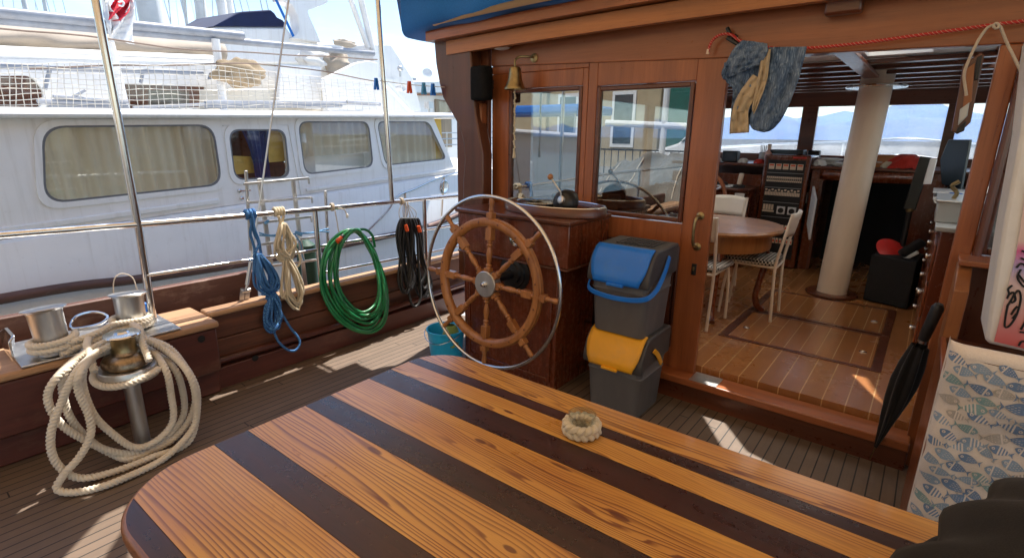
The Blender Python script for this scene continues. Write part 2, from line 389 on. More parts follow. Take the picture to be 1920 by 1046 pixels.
def striped_rope(name, c, c2, frac=.3, scale=60):
    t = NT(name); wv = t.node('ShaderNodeTexWave'); wv.inputs['Scale'].default_value = scale; wv.inputs['Distortion'].default_value = 3.; wv.inputs['Detail'].default_value = 2
    t.lk(t.pos((1, 1, 1), rot=(.5, .6, .7)), wv.inputs['Vector'])
    f = t.noise(t.pos(), 400, 3)
    cc = t.mix(t.ramp(wv.outputs['Fac'], [(.5+frac*.5, (0, 0, 0)), (.6+frac*.5, (1, 1, 1))]), c, c2); cc = t.mix(t.math('MULTIPLY', f, .4), cc, tuple(x*.4 for x in c))
    t.set(**{'Base Color': cc, 'Roughness': .8}); t.bump(f, .4, .002); return t.m
M['rope_blue'] = striped_rope('blue flecked rope', (.02, .11, .36), (.12, .34, .62), .45, 45)
M['rope_ltblue'] = striped_rope('light blue twine', (.08, .27, .55), (.25, .5, .75), .3, 45)
M['rope_red'] = striped_rope('red flecked rope', (.55, .03, .025), (.72, .45, .35), .75, 30)

def houndstooth():
    t = NT('black and white checked cloth'); c = t.node('ShaderNodeTexChecker'); c.inputs['Scale'].default_value = 55
    c.inputs['Color1'].default_value = (.02, .02, .02, 1); c.inputs['Color2'].default_value = (.62, .58, .52, 1)
    t.lk(t.pos((1, 1, 1), (.003, .003, .003), (0, 0, .78)), c.inputs['Vector']); t.set(**{'Base Color': c.outputs['Color'], 'Roughness': .9}); return t.m
M['houndstooth'] = houndstooth()

def pine(seed, knots=()):
    """varnished pitch pine: growth rings drawn along x, bending round the knots"""
    t = NT('varnished pitch pine'); g = t.node('ShaderNodeNewGeometry'); sp = t.node('ShaderNodeSeparateXYZ'); t.lk(g.outputs['Position'], sp.inputs[0])
    x, y = sp.outputs['X'], sp.outputs['Y']
    warp = t.noise(t.pos((.30, 1.5, 1), (seed*5.3, seed*2.7, seed)), 1.7, 2, .45)
    warp2 = t.noise(t.pos((.8, 9, 1), (seed*1.3, seed*4.7, seed)), 2.2, 4, .5)
    ph = t.math('MULTIPLY_ADD', warp, .24, y); ph = t.math('MULTIPLY_ADD', warp2, .010, ph)
    warp3 = t.noise(t.pos((.10, 13, 1), (seed*2.3, seed*6.1, seed)), 1.6, 2, .5); ph = t.math('MULTIPLY_ADD', warp3, .055, ph)
    core = None
    for kx, ky, ka, kb in knots:
        dx = t.math('DIVIDE', t.math('SUBTRACT', x, kx), ka); dy = t.math('DIVIDE', t.math('SUBTRACT', y, ky), kb)
        d2 = t.math('ADD', t.math('MULTIPLY', dx, dx), t.math('MULTIPLY', dy, dy))
        e = t.math('POWER', 2.718, t.math('MULTIPLY', d2, -.35))
        ph = t.math('MULTIPLY_ADD', t.math('MULTIPLY', e, t.math('SUBTRACT', y, ky)), -.75, ph)
        e2 = t.math('POWER', 2.718, t.math('MULTIPLY', d2, -6.0))
        core = e2 if core is None else t.math('MAXIMUM', core, e2)
    saw = t.math('FRACT', t.math('MULTIPLY', ph, (95., 80., 105., 90., 78.)[(seed-1) % 5]))
    late = t.ramp(saw, [(.0, (.0,)*3), (.45, (.12,)*3), (.82, (1, 1, 1)), (.93, (.9,)*3), (1., (0, 0, 0))])
    fine = t.noise(t.pos((3, 90, 10), (seed, 0, 0)), 6, 4, .6)
    dens = t.ramp(t.noise(t.pos((.35, 5, 1), (seed*7, seed*3, 0)), 2.2, 3), [(.35, (.12,)*3), (.65, (.95,)*3)])
    fac = t.math('MULTIPLY', late, t.math('MULTIPLY_ADD', dens, .95, .1))
    base = t.ramp(t.noise(t.pos((.6, 3, 1), (seed*2.2, 1, 0)), 2.5, 4), [(.3, (.50, .215, .040)), (.7, (.69, .375, .080))])
    cc = t.mix(fac, base, (.15, .034, .006))
    cc = t.mix(t.math('MULTIPLY', t.ramp(fine, [(.52, (0, 0, 0)), (.72, (1, 1, 1))]), .22), cc, (.22, .07, .02))
    bl = t.noise(t.pos((3, 9, 1), (seed*9, 2, 0)), 3.2, 7, .65); cc = t.mix(t.math('MULTIPLY', t.ramp(bl, [(.64, (0, 0, 0)), (.72, (1, 1, 1))]), .5), cc, (.25, .075, .018))
    if core is not None: cc = t.mix(t.math('MULTIPLY', t.ramp(t.math('MULTIPLY_ADD', bl, .5, t.math('SUBTRACT', core, .25)), [(.3, (0, 0, 0)), (.55, (1, 1, 1))]), .85), cc, (.11, .026, .007))
    rr = t.math('MULTIPLY_ADD', t.noise(t.pos((1, 1, 1)), 7, 6, .7), .22, .2)
    t.set(**{'Base Color': cc, 'Roughness': rr, 'Coat Weight': .4, 'Coat Roughness': .12}); t.bump(t.math('ADD', t.math('MULTIPLY', late, -.6), fine), .1, .002)
    return t.m

def deck_mat(name, axis, pitch, seam, light, dark, seamc, rough=.6, butts=1.9, wet=0., coat=0., spec=.5):
    """planks along y: a seam every pitch metres across"""
    t = NT(name); g = t.node('ShaderNodeNewGeometry'); sp = t.node('ShaderNodeSeparateXYZ'); t.lk(g.outputs['Position'], sp.inputs[0])
    a, b = (sp.outputs['X'], sp.outputs['Y']) if axis == 'y' else (sp.outputs['Y'], sp.outputs['X'])
    q = t.math('DIVIDE', t.math('ADD', a, 50.), pitch); fr = t.math('FRACT', q); idx = t.math('FLOOR', q)
    wn_ = t.node('ShaderNodeTexWhiteNoise', noise_dimensions='1D'); t.lk(idx, wn_.inputs['W'])
    edge = t.math('MINIMUM', fr, t.math('SUBTRACT', 1., fr)); s1 = t.math('LESS_THAN', edge, seam/pitch/2)
    q2 = t.math('ADD', t.math('DIVIDE', t.math('ADD', b, 50.), butts), wn_.outputs['Value']); f2 = t.math('FRACT', q2); s2 = t.math('LESS_THAN', f2, seam/butts)
    w2 = t.node('ShaderNodeTexWhiteNoise', noise_dimensions='2D'); cv = t.node('ShaderNodeCombineXYZ'); t.lk(idx, cv.inputs[0]); t.lk(t.math('FLOOR', q2), cv.inputs[1]); t.lk(cv.outputs[0], w2.inputs['Vector'])
    sm = t.math('MAXIMUM', s1, s2)
    st = (1, .05, 1) if axis == 'y' else (.05, 1, 1)
    gr = t.noise(t.pos(st), 40, 6, .65, .3)
    cc = t.mix(gr, dark, light); cc = t.mix(t.math('MULTIPLY', w2.outputs['Value'], .5), cc, tuple(x*.55 for x in light))
    big = t.noise(t.pos(), 2.2, 7, .65); cc = t.mix(t.math('MULTIPLY', t.ramp(big, [(.45, (0, 0, 0)), (.7, (1, 1, 1))]), .4), cc, tuple(x*.7 for x in dark))
    cc = t.mix(sm, cc, seamc)
    t.set(**{'Base Color': cc, 'Roughness': t.math('MULTIPLY_ADD', big, .3, rough-.15), 'Coat Weight': coat, 'Coat Roughness': .2, 'Specular IOR Level': spec})
    t.bump(t.math('SUBTRACT', t.math('MULTIPLY', gr, .3), t.math('MULTIPLY', sm, 1.)), .25, .003)
    return t.m
M['deck'] = deck_mat('weathered teak deck', 'y', .056, .006, (.205, .143, .10), (.12, .082, .058), (.016, .013, .011), .62)
M['cabin_floor'] = deck_mat('varnished cabin sole', 'y', .112, .006, (.46, .19, .06), (.28, .10, .03), (.60, .36, .16), .28, 5., coat=.4)
M['hatch_floor'] = deck_mat('varnished hatch boards', 'y', .098, .005, (.45, .18, .055), (.28, .10, .03), (.58, .34, .15), .22, 9., coat=.4)

# ============================================================ SETTING
def structure(o): o['kind'] = 'structure'; return o
b = MB(); b.box(-4000, 4000, -6, 9000, -1.25, -1.2)
def water_mat():
    t = NT('harbour water'); n = t.noise(t.pos((1, 1, 1)), 1.6, 6, .6); t.set(**{'Base Color': (.02, .05, .055), 'Roughness': .12}); t.bump(n, .5, .2); return t.m
structure(b.build('water', water_mat()))
# hills across the bay: long ridges, the blue haze of distance is painted into their colour
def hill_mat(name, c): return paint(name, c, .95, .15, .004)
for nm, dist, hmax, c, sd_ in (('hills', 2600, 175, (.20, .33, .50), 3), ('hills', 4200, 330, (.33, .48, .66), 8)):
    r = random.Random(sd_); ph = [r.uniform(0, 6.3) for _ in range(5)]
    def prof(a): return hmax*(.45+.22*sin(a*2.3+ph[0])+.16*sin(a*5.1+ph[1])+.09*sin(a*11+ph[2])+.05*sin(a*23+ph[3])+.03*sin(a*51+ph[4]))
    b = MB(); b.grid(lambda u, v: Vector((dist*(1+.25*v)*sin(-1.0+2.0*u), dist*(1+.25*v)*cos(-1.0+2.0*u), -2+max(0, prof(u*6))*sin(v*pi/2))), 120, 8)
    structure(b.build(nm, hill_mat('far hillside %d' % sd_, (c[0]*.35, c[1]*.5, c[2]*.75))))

# ---- deck of the ketch
b = MB(); b.box(-3.42, 2.35, -3.2, 3.3, -.06, 0)
structure(b.build('deck', M['deck']))
b = MB(); b.box(-3.6, 2.5, -3.4, 8.2, -1.5, -.065); b.box(-3.6, 2.5, 3.31, 7.56, -1.49, -.06); b.box(-2.9, 1.8, 7.57, 12.5, -1.48, .62)
structure(b.build('yacht_hull', M['white_paint']))

# ---- bulwark: thick aft block with a bleached cap, thinner planking further forward
bul = thing('bulwark', 'red brown planked bulwark along the deck edge with bleached timber cap', 'bulwark', (-3.4, 1, 0))
b = MB(); b.box(-3.62, -3.25, -3.1, 1.22, .175, .455); b.box(-3.62, -3.33, -3.1, 1.23, .0, .17)
b.build('cap_block', M['bulwark'], bul, bevel=.012)
b = MB(); b.box(-3.66, -3.235, -3.1, 1.235, .458, .50)
b.build('timber_cap', M['cap_wood'], bul, bevel=.014)
b = MB(); b.box(-3.55, -3.42, 1.232, 3.6, .149, .315); b.box(-3.55, -3.424, 1.232, 3.6, .319, .475)
b.build('planking', M['plank_worn'], bul, bevel=.006)
MB().box(-3.55, -3.365, 1.232, 3.6, .0, .145).build('waterway_board', M['bulwark'], bul, bevel=.006)
b = MB(); b.tube(spline([(-3.375, 1.24, .19), (-3.375, 2.3, .185), (-3.375, 3.6, .22)], .1), .022, 10)
b.build('stringer', M['bulwark'], bul)
b = MB(); b.box(-3.52, -3.385, 1.238, 3.6, .478, .512)
b.build('forward_cap', M['cap_wood'], bul, bevel=.012)
b = MB()
for p in (onx(377, 635, -3.249), onx(478, 671, -3.359)):
    b.lathe([(.0, 0), (.016, 0), (.021, .003), (.021, .006), (.012, .007)], along(p, (1, 0, 0)), 14)
b.build('scupper_fitting', M['black_matte'], bul)
b = MB(); b.box(-3.86, -3.80, -3.1, 1.75, .05, .34); b.box(-3.863, -3.80, -3.1, 1.75, .345, .62)
b.build('outer_strake', M['hull_brown'], bul, bevel=.008)
b = MB(); b.box(-3.80, -3.66, -3.1, 3.6, .05, .30)
b.build('rail_base', M['hull_brown'], bul, bevel=.006)

# ---- stainless guard rail with awning poles
gr = thing('guard_rail', 'polished stainless guard rail above the bulwark carrying tall awning poles', 'railing', (-3.45, 1, .5))
def rail(name, pts, r, mat=None): return MB().tube(spline(pts, .15), r, 14).build(name, mat or M['steel'], gr)
rail('top_rail', [(-3.45, -3, 1.13), (-3.45, -.5, 1.125), (-3.45, .4, 1.113), (-3.45, 1.64, 1.08), (-3.45, 2.9, 1.065), (-3.45, 3.9, 1.05)], .0185)
rail('lower_rail', [(-3.462, .968, .80), (-3.45, 1.5, .79), (-3.45, 2.05, .778)], .011)
rail('lower_rail', [(-3.45, 2.05, .80), (-3.45, 3.1, .79), (-3.45, 3.9, .79)], .013)
rail('lower_rail', [(-3.45, 2.05, .60), (-3.45, 3.1, .58), (-3.45, 3.9, .58)], .010)
for y0, x1, y1 in ((.972, -3.45, .955), (2.762, -3.45, 2.715)):
    zb = .503 if y0 < 1 else 1.06
    p = MB().tube([(-3.45-.045*(y0 < 1), y0, zb), (-3.45, y0-.003, 1.1), (x1, y1, 2.6)], .0205 if y0 < 1 else .0195, 14).build('awning_pole', M['steel'], gr)
    if y0 < 1: MB().lathe([(0, 0), (.052, 0), (.052, .006), (.026, .012), (.026, .03), (0, .03)], Matrix.Translation((-3.495, y0, .5)), 20).build('base_flange', M['steel'], p)
for y in (2.06, 3.11): MB().tube([(-3.45, y, .5), (-3.45, y, 1.06)], .019, 14).build('post', M['steel'], gr)
MB().tube([(-3.45, -1.2, .5), (-3.45, -1.2, 1.12)], .019, 14).build('post', M['steel'], gr)

# ---- awning over the aft deck (out of frame above, seen at the poles' heads; holes added and shaped to throw sun patches on the deck)
aw = thing('awning', 'pale canvas awning stretched between poles over the aft deck', 'awning', (-.6, 0, 2.6))
def clear(x0, x1, y0, y1, holes):
    """rectangles left when the holes (x0,x1,y0,y1) are cut from a rectangle"""
    rects = [(x0, x1, y0, y1)]
    for hx0, hx1, hy0, hy1 in holes:
        new = []
        for a0, a1, c0, c1 in rects:
            if hx0 >= a1 or hx1 <= a0 or hy0 >= c1 or hy1 <= c0: new.append((a0, a1, c0, c1)); continue
            if c0 < hy0: new.append((a0, a1, c0, hy0))
            if c1 > hy1: new.append((a0, a1, hy1, c1))
            m0, m1 = max(c0, hy0), min(c1, hy1)
            if a0 < hx0: new.append((a0, hx0, m0, m1))
            if a1 > hx1: new.append((hx1, a1, m0, m1))
        rects = new
    return rects
AWZ = 2.62
def plate_z(b, outer, holes, z0, z1):
    loops = [outer]+holes; flat = [q for l in loops for q in l]; N = len(flat)
    tris = tessellate_polygon([[Vector((q[0], q[1], 0)) for q in l] for l in loops]); base = len(b.v)
    b.add([(q[0], q[1], z0) for q in flat]+[(q[0], q[1], z1) for q in flat], [tuple(t) for t in tris]+[tuple(i+N for i in t) for t in tris])
    st = 0
    for l in loops:
        m = len(l)
        for k in range(m): b.f.append([base+st+k, base+st+(k+1) % m, base+N+st+(k+1) % m, base+N+st+k]); b.m.append(b.mi)
        st += m
    return b
def lift(p, z): k = (z-p.z)/SUN_DIR.z; return (p.x+SUN_DIR.x*k, p.y+SUN_DIR.y*k)
HOLES = [[lift(onz(*q, 0), AWZ) for q in pg] for pg in (((105, 1060), (195, 965), (238, 945), (232, 990), (185, 1060)), ((15, 965), (88, 906), (112, 906), (62, 955)), ((258, 980), (290, 1010), (275, 1060), (236, 1060)), ((150, 928), (215, 885), (222, 890), (165, 935)))]
plate_z(MB(), [(-3.55, -3.4), (2.6, -3.4), (2.6, 2.86), (-2.95, 2.86), (-2.95, 3.05), (-3.55, 3.05)], HOLES, AWZ, AWZ+.004).build('canvas_panel', M['awning'], aw)
b = MB(); b.grid(lambda u, v: Vector((-3.56+.5*u, 3.06, AWZ-.02-.07*v*(.7+.3*abs(sin(u*pi*5))))), 40, 4); b.build('valance', M['hull_brown'], aw, solid=.004)
MB().tube([(-3.45, -3.3, AWZ-.022), (-3.45, 2.85, AWZ-.022)], .016, 10).build('frame_tube', M['steel'], aw)

# ---- deckhouse: aft wall, roof edge and the room behind it
dh = thing('deckhouse', 'varnished mahogany deckhouse with glazed aft wall and open sliding doorway', 'deckhouse', (-.55, 3.1, 0))
def part(name, mat, parent=None, bevel=.004): 
    def f(b): return b.build(name, mat, parent or dh, bevel=bevel)
    return f
Y0 = 3.10
# header board over window and door, bottom edge sinks to starboard
b = MB(); b.prism([(-2.66, Y0-.012, 2.088), (-1.02, Y0-.012, 2.023), (.12, Y0-.012, 1.992), (1.6, Y0-.012, 1.975), (1.6, Y0-.012, 2.40), (-2.66, Y0-.012, 2.40)], (0, .05, 0)); b.build('header_board', M['mah_x'], dh, bevel=.005)
# fixed panel with window, port side
b = MB(); b.box(-2.66, -2.50, Y0, Y0+.045, 0, 2.03); b.box(-1.885, -1.845, Y0+.001, Y0+.044, 0, 2.03); b.box(-2.5, -1.885, Y0+.001, Y0+.044, 1.925, 2.03); b.box(-2.5, -1.885, Y0+.001, Y0+.044, .0, 1.06)
b.prism([(-2.66, Y0+.002, 2.031), (-1.845, Y0+.002, 2.031), (-1.845, Y0+.002, 2.08), (-2.66, Y0+.002, 2.10)], (0, .04, 0))
b.build('fixed_panel', M['mah_z'], dh, bevel=.004)
def window(parent, x0, x1, z0, z1, y, mat, fmat, fw=.022):
    f = MB()
    f.box(x0-fw, x0+.004, y-.008, y+.03, z0-fw, z1+fw); f.box(x1-.004, x1+fw, y-.008, y+.03, z0-fw, z1+fw)
    f.box(x0+.004, x1-.004, y-.0075, y+.03, z1-.004, z1+fw); f.box(x0+.004, x1-.004, y-.0075, y+.03, z0-fw, z0+.004)
    fo = f.build('window_frame', fmat, parent, bevel=.007, seg=3)
    MB().box(x0+.002, x1-.002, y+.012, y+.017, z0+.002, z1-.002).build('pane', mat, fo)
    return fo
window(dh, -2.474, -1.905, 1.085, 1.90, Y0, M['pane_dark'], M['mah_dark_x'])
# sliding door leaf
dx0, dx1 = -1.84, -.972
YD = Y0-.004
b = MB(); b.box(dx0, -1.775, YD, YD+.04, .165, 2.10); b.box(-1.14, dx1, YD, YD+.04, .165, 2.10)
b.box(-1.775, -1.14, YD+.001, YD+.039, 1.915, 2.10); b.box(-1.775, -1.14, YD+.001, YD+.039, .96, 1.10); b.box(-1.775, -1.14, YD+.001, YD+.039, .165, .30); b.box(-1.50, -1.44, YD+.0015, YD+.0385, .30, .96)
door = b.build('sliding_door', M['mah_z'], dh, bevel=.004)
window(door, -1.748, -1.166, 1.13, 1.887, YD, M['pane_dark'], M['mah_dark_x'])
b = MB()
for a0, a1 in ((-1.775, -1.50), (-1.44, -1.14)):
    b.box(a0-.002, a1+.002, YD+.022, YD+.032, .298, .962)
    b.box(a0+.03, a1-.03, YD+.012, YD+.0225, .335, .925)
    for (u0, u1, v0, v1) in ((a0, a0+.014, .30, .96), (a1-.014, a1, .30, .96), (a0+.014, a1-.014, .946, .96), (a0+.014, a1-.014, .30, .314)): b.box(u0, u1, YD-.004, YD+.02, v0, v1)
b.build('door_panel', M['mah_dark'], door, bevel=.004)
hx = -1.045
b = MB(); b.tube(spline([(hx+.01, YD-.002, 1.16), (hx+.005, YD-.045, 1.155), (hx, YD-.058, 1.11), (hx, YD-.058, 1.03), (hx+.004, YD-.045, .985), (hx+.01, YD-.002, .975)], .01), .0085, 10)
for z in (1.16, .975): b.lathe([(0, 0), (.024, 0), (.024, .004), (.012, .009), (0, .009)], along((hx+.01, YD, z), (0, -1, 0)), 16)
b.build('handle', M['brass'], door)
b = MB(); b.box(-1.055, -1.025, YD-.003, YD+.002, .80, .87); b.build('keyhole_plate', M['black'], door, bevel=.003)
b = MB(); b.box(-1.047, -1.036, YD-.006, YD-.0032, .825, .85); b.build('keyhole', M['brass'], door, bevel=.002)
# doorway step and sill
b = MB(); b.box(-1.9, .14, 3.02, 3.16, -.01, .115); b.build('door_step', M['mah_dark_x'], dh, bevel=.008)
b = MB(); b.box(-1.9, .14, 2.99, 3.15, .118, .165); b.build('door_sill', M['mah_x'], dh, bevel=.008)
b = MB(); b.box(-.965, -.80, 2.992, 3.13, .1655, .169); b.build('track_plate', M['steel_dull'], dh, bevel=.001)
# starboard jamb (reveal seen obliquely), wall, window and sill shelf
b = MB(); b.box(.124, .196, 3.09, 3.17, 0, 1.99); b.build('door_jamb', M['mah_z'], dh, bevel=.006)
b = MB(); b.box(.137, .18, 3.171, 3.30, .2, 1.99); b.build('door_reveal', M['mah_z'], dh, bevel=.006)
b = MB(); b.box(.15, .20, 3.301, 3.42, .2, 1.99); b.build('inner_jamb', M['mah_dark'], dh, bevel=.01)
b = MB(); b.tube([(.212, 3.075, 1.10), (.212, 3.075, 1.985)], .017, 10); b.box(.197, 1.6, 3.10, 3.14, 0, 1.11); b.box(.90, 1.6, 3.101, 3.139, 1.11, 1.98)
b.build('aft_panel', M['mah_dark'], dh, bevel=.005)
window(dh, .24, .88, 1.14, 1.95, 3.1, M['pane_dark'], M['mah_dark_x'])
b = MB(); b.box(.15, .95, 2.90, 3.098, 1.088, 1.112); b.build('sill_shelf', M['mah_x'], dh, bevel=.005)
# recess behind the wing, corner posts
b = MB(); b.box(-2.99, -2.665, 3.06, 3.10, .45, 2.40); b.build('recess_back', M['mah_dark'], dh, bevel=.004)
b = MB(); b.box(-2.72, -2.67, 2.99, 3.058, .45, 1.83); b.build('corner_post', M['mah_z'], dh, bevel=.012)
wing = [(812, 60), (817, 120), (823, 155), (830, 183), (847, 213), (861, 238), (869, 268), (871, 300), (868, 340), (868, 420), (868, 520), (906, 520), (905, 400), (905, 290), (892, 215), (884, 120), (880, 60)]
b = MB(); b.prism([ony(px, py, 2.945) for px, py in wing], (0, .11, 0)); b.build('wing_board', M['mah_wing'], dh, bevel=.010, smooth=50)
# roof edge
def beamz(x, z0, z1, c=.03): return z0+(z1-z0)*(x+3.0)/2.0-.0
b = MB(); n = 24
def swept(b, y0, y1, zb, zt, x0, x1, c=.05):
    mid = -.55
    def cz(x): return c*(1-((x-mid)/2.6)**2)
    b.grid(lambda u, v: Vector((x0+(x1-x0)*u, (y0, y1, y1, y0, y0)[int(round(v*4))], (zb, zb, zt, zt, zb)[int(round(v*4))]+cz(x0+(x1-x0)*u))), 30, 5)
    for x in (x0, x1):
        z = cz(x); b.add([(x, y0, zb+z), (x, y1, zb+z), (x, y1, zt+z), (x, y0, zt+z)], [(0, 1, 2, 3)])
    return b
swept(MB(), 2.93, 2.985, 2.163, 2.258, -2.96, 2.0).build('roof_beam', M['mah_light'], dh, bevel=.004)
swept(MB(), 2.86, 2.99, 2.262, 2.335, -3.10, 2.1).build('roof_moulding', M['mah_x'], dh, bevel=.02, seg=4)
swept(MB(), 2.987, 3.085, 2.20, 2.245, -2.95, 1.9).build('soffit', M['mah_dark_x'], dh, bevel=.0)
b = MB(); p = ony(1580, 12, 2.98); b.box(p.x-.075, p.x+.075, 2.986, 3.05, p.z-.03, 2.24); b.build('roof_bracket', M['mah_dark_x'], dh, bevel=.012)
for ya, yb, xa, xb in ((2.995, 3.45, -3.05, 2.0), (5.6, 7.9, -3.05, 2.0), (3.45, 5.6, -3.05, -2.45), (4.75, 5.6, -1.5, .2), (3.45, 5.6, 1.3, 2.0)):
    swept(MB(), ya, yb, 2.30, 2.345, xa, xb).build('roof', M['white_gel'], dh, bevel=.0)
streak = [lift(onz(*q, 0), 2.34) for q in ((1314, 772), (1350, 781), (1400, 845), (1536, 915), (1440, 890), (1365, 855))]  # pane holes shaped to throw a sun streak on deck and a floor patch
patch = [lift(onz(*q, .2), 2.34) for q in ((1588, 692), (1622, 700), (1676, 745), (1668, 772))]
milk = NT('translucent fill pane'); milk_tl = milk.node('ShaderNodeBsdfTranslucent'); milk_tl.inputs[0].default_value = (.86, .84, .78, 1); milk.lk(milk_tl.outputs[0], milk.out.inputs['Surface'])  # roof openings with translucent panes, added to brighten the cabin
f = MB(); f.box(-1.53, -1.50, 3.42, 4.78, 2.16, 2.40); f.box(.2, .23, 3.42, 4.78, 2.16, 2.40); f.box(-1.5, .2, 3.42, 3.45, 2.16, 2.40); f.box(-1.5, .2, 4.75, 4.78, 2.20, 2.40)
f = f.build('added_skylight', M['mah_y'], dh); plate_z(MB(), [(-1.5, 3.45), (.2, 3.45), (.2, 4.75), (-1.5, 4.75)], [streak, patch], 2.34, 2.345).build('added_skylight_pane', milk.m, f)
for xa, xb in ((-2.45, -1.5), (.2, 1.3)):
    f = MB(); f.box(xa-.03, xa, 3.42, 5.63, 2.16, 2.44); f.box(xb, xb+.03, 3.42, 5.63, 2.16, 2.44); f.box(xa, xb, 3.42, 3.45, 2.16, 2.44); f.box(xa, xb, 5.6, 5.63, 2.16, 2.44)
    f = f.build('added_skylight', M['mah_y'], dh); MB().box(xa, xb, 3.45, 5.6, 2.40, 2.41).build('added_skylight_pane', milk.m, f)
# side walls with window openings
for sx, t in ((-2.62, -1), (1.52, 1)):
    b = MB(); b.box(sx-.03, sx+.03, 3.15, 7.56, .0, 1.06); b.box(sx-.029, sx+.029, 3.15, 7.56, 1.95, 2.32)
    for y0, y1 in ((3.15, 3.5), (4.45, 4.6), (5.7, 5.85), (7.2, 7.56)): b.box(sx-.028, sx+.028, y0, y1, 1.06, 1.95)
    b.build('side_wall', M['mah_y'], dh)
    for y0, y1 in ((3.5, 4.45), (4.6, 5.7), (5.85, 7.2)): MB().box(sx-.004, sx+.004, y0, y1, 1.06, 1.95).build('side_pane', M['pane_dusty'], dh)
# front wall
YF = 7.5
b = MB(); b.box(-2.59, 1.49, YF, YF+.06, .0, 1.425); b.box(-2.59, 1.49, YF+.001, YF+.059, 1.99, 2.32)
for x0, x1 in ((-2.59, -2.44), (-1.40, -1.23), (.0, .10), (1.1, 1.49)): b.box(x0, x1, YF-.002, YF+.058, 1.425, 1.99)
b.build('front_wall', M['mah_dark_x'], dh, bevel=.004)
for x0, x1 in ((-2.44, -1.40), (-1.23, .0), (.10, 1.1)):
    MB().box(x0, x1, YF+.02, YF+.026, 1.425, 1.99).build('windscreen_pane', M['pane_dusty'], dh)
# ceiling: white planks between varnished beams
b = MB()
for r_ in clear(-2.58, 1.48, 3.16, 7.49, [(-2.45, -1.5, 3.45, 5.6), (.2, 1.3, 3.45, 5.6), (-1.5, .2, 3.45, 4.35), (-.5, -.14, 4.35, 4.58)]): b.box(*r_, 2.165, 2.19)
b.build('ceiling', M['white_paint'], dh)
for y in (3.38, 4.06, 4.72, 5.1, 5.5, 5.9, 6.3, 6.7, 7.1):
    MB().box(-2.58, 1.48, y-.035, y+.035, 2.128, 2.16).build('ceiling_beam', M['mah_dark_x'], dh, bevel=.006)
MB().box(-.60, -.49, 3.2, 5.5, 2.10, 2.125).build('ceiling_king_plank', M['mah_y'], dh, bevel=.004)

# cabin floor with hatches
b = MB(); b.box(-2.59, 1.49, 3.162, 7.49, .10, .20); structure(b.build('cabin_floor', M['cabin_floor']))
hatches = (('floor hatch with two steel lifting rings nearest the doorway', 3.83, 4.52), ('floor hatch just short of the white mast', 4.62, 5.32))
for i, (lb, y0, y1) in enumerate(hatches):
    t = thing('floor_hatch', 'varnished ' + lb, 'hatch', (-.55, (y0+y1)/2, .2), 'hatches in the cabin floor')
    b = MB(); b.box(-.985, -.10, y0, y1, .2005, .205); b.build('panel', M['hatch_floor'], t, bevel=.002)
    b = MB()
    for (x0, x1, a0, a1) in ((-1.04, -.987, y0-.045, y1+.045), (-.098, -.045, y0-.045, y1+.045), (-.986, -.099, y0-.045, y0-.002), (-.986, -.099, y1+.002, y1+.045)): b.box(x0, x1, a0, a1, .2005, .2052)
    b.build('border', M['mah_dark_x'], t, bevel=.001)
    if True:
        for x in (-.17, -.92):
            b = MB(); b.box(x-.022, x+.022, (y0+y1)/2-.09-.03*(x < -.5), (y0+y1)/2-.06-.03*(x < -.5), .2052, .2085); b.tube([(x+.016*cos(a), (y0+y1)/2-.075-.03*(x < -.5)+.011*sin(a), .211) for a in [k*pi/6 for k in range(12)]], .0025, 6, closed=True)
            b.build('lifting_ring', M['steel'], t)

# ---- blue canvas cover folded along the roof edge
bc = thing('canvas_cover', 'bright blue canvas cover bundled on the roof edge above the doorway', 'cover', (-2, 2.9, 2.4))
def blue(u, v):
    x = -3.14+4.3*u - (.17*sin(min(1, v*1.2)*pi/2) if u < .02 else .0)*1.; a = v*2*pi
    zc, yc = 2.60, 2.97; rz, ry = .245*(1-.25*u), .19
    e = .35
    cx, sx_ = cos(a), sin(a)
    y = yc+ry*abs(cx)**e*(1 if cx > 0 else -1); z = zc+rz*abs(sx_)**e*(1 if sx_ > 0 else -1)
    z += .012*sin(x*9+v*4)+.05*(1-((x+.55)/2.6)**2)-.03; y += .01*sin(x*13+1+v*9)
    if z > zc: x -= .17*(1-u)**6*(z-zc)/rz
    return Vector((x, y, z))
b = MB(); b.grid(blue, 60, 33); n0 = 60
b.add([blue(0, j/32) for j in range(33)], [tuple(range(33))])
b.build('canvas', M['blue_canvas'], bc, smooth=60)
b = MB(); b.grid(lambda u, v: Vector((-2.93+1.5*u, 2.775+.02*v, 2.335+.045*v*sin(u*pi)+.05*(1-((-2.93+1.5*u+.55)/2.6)**2))), 24, 3); b.build('cream_lining', M['awning'], bc, solid=.006)

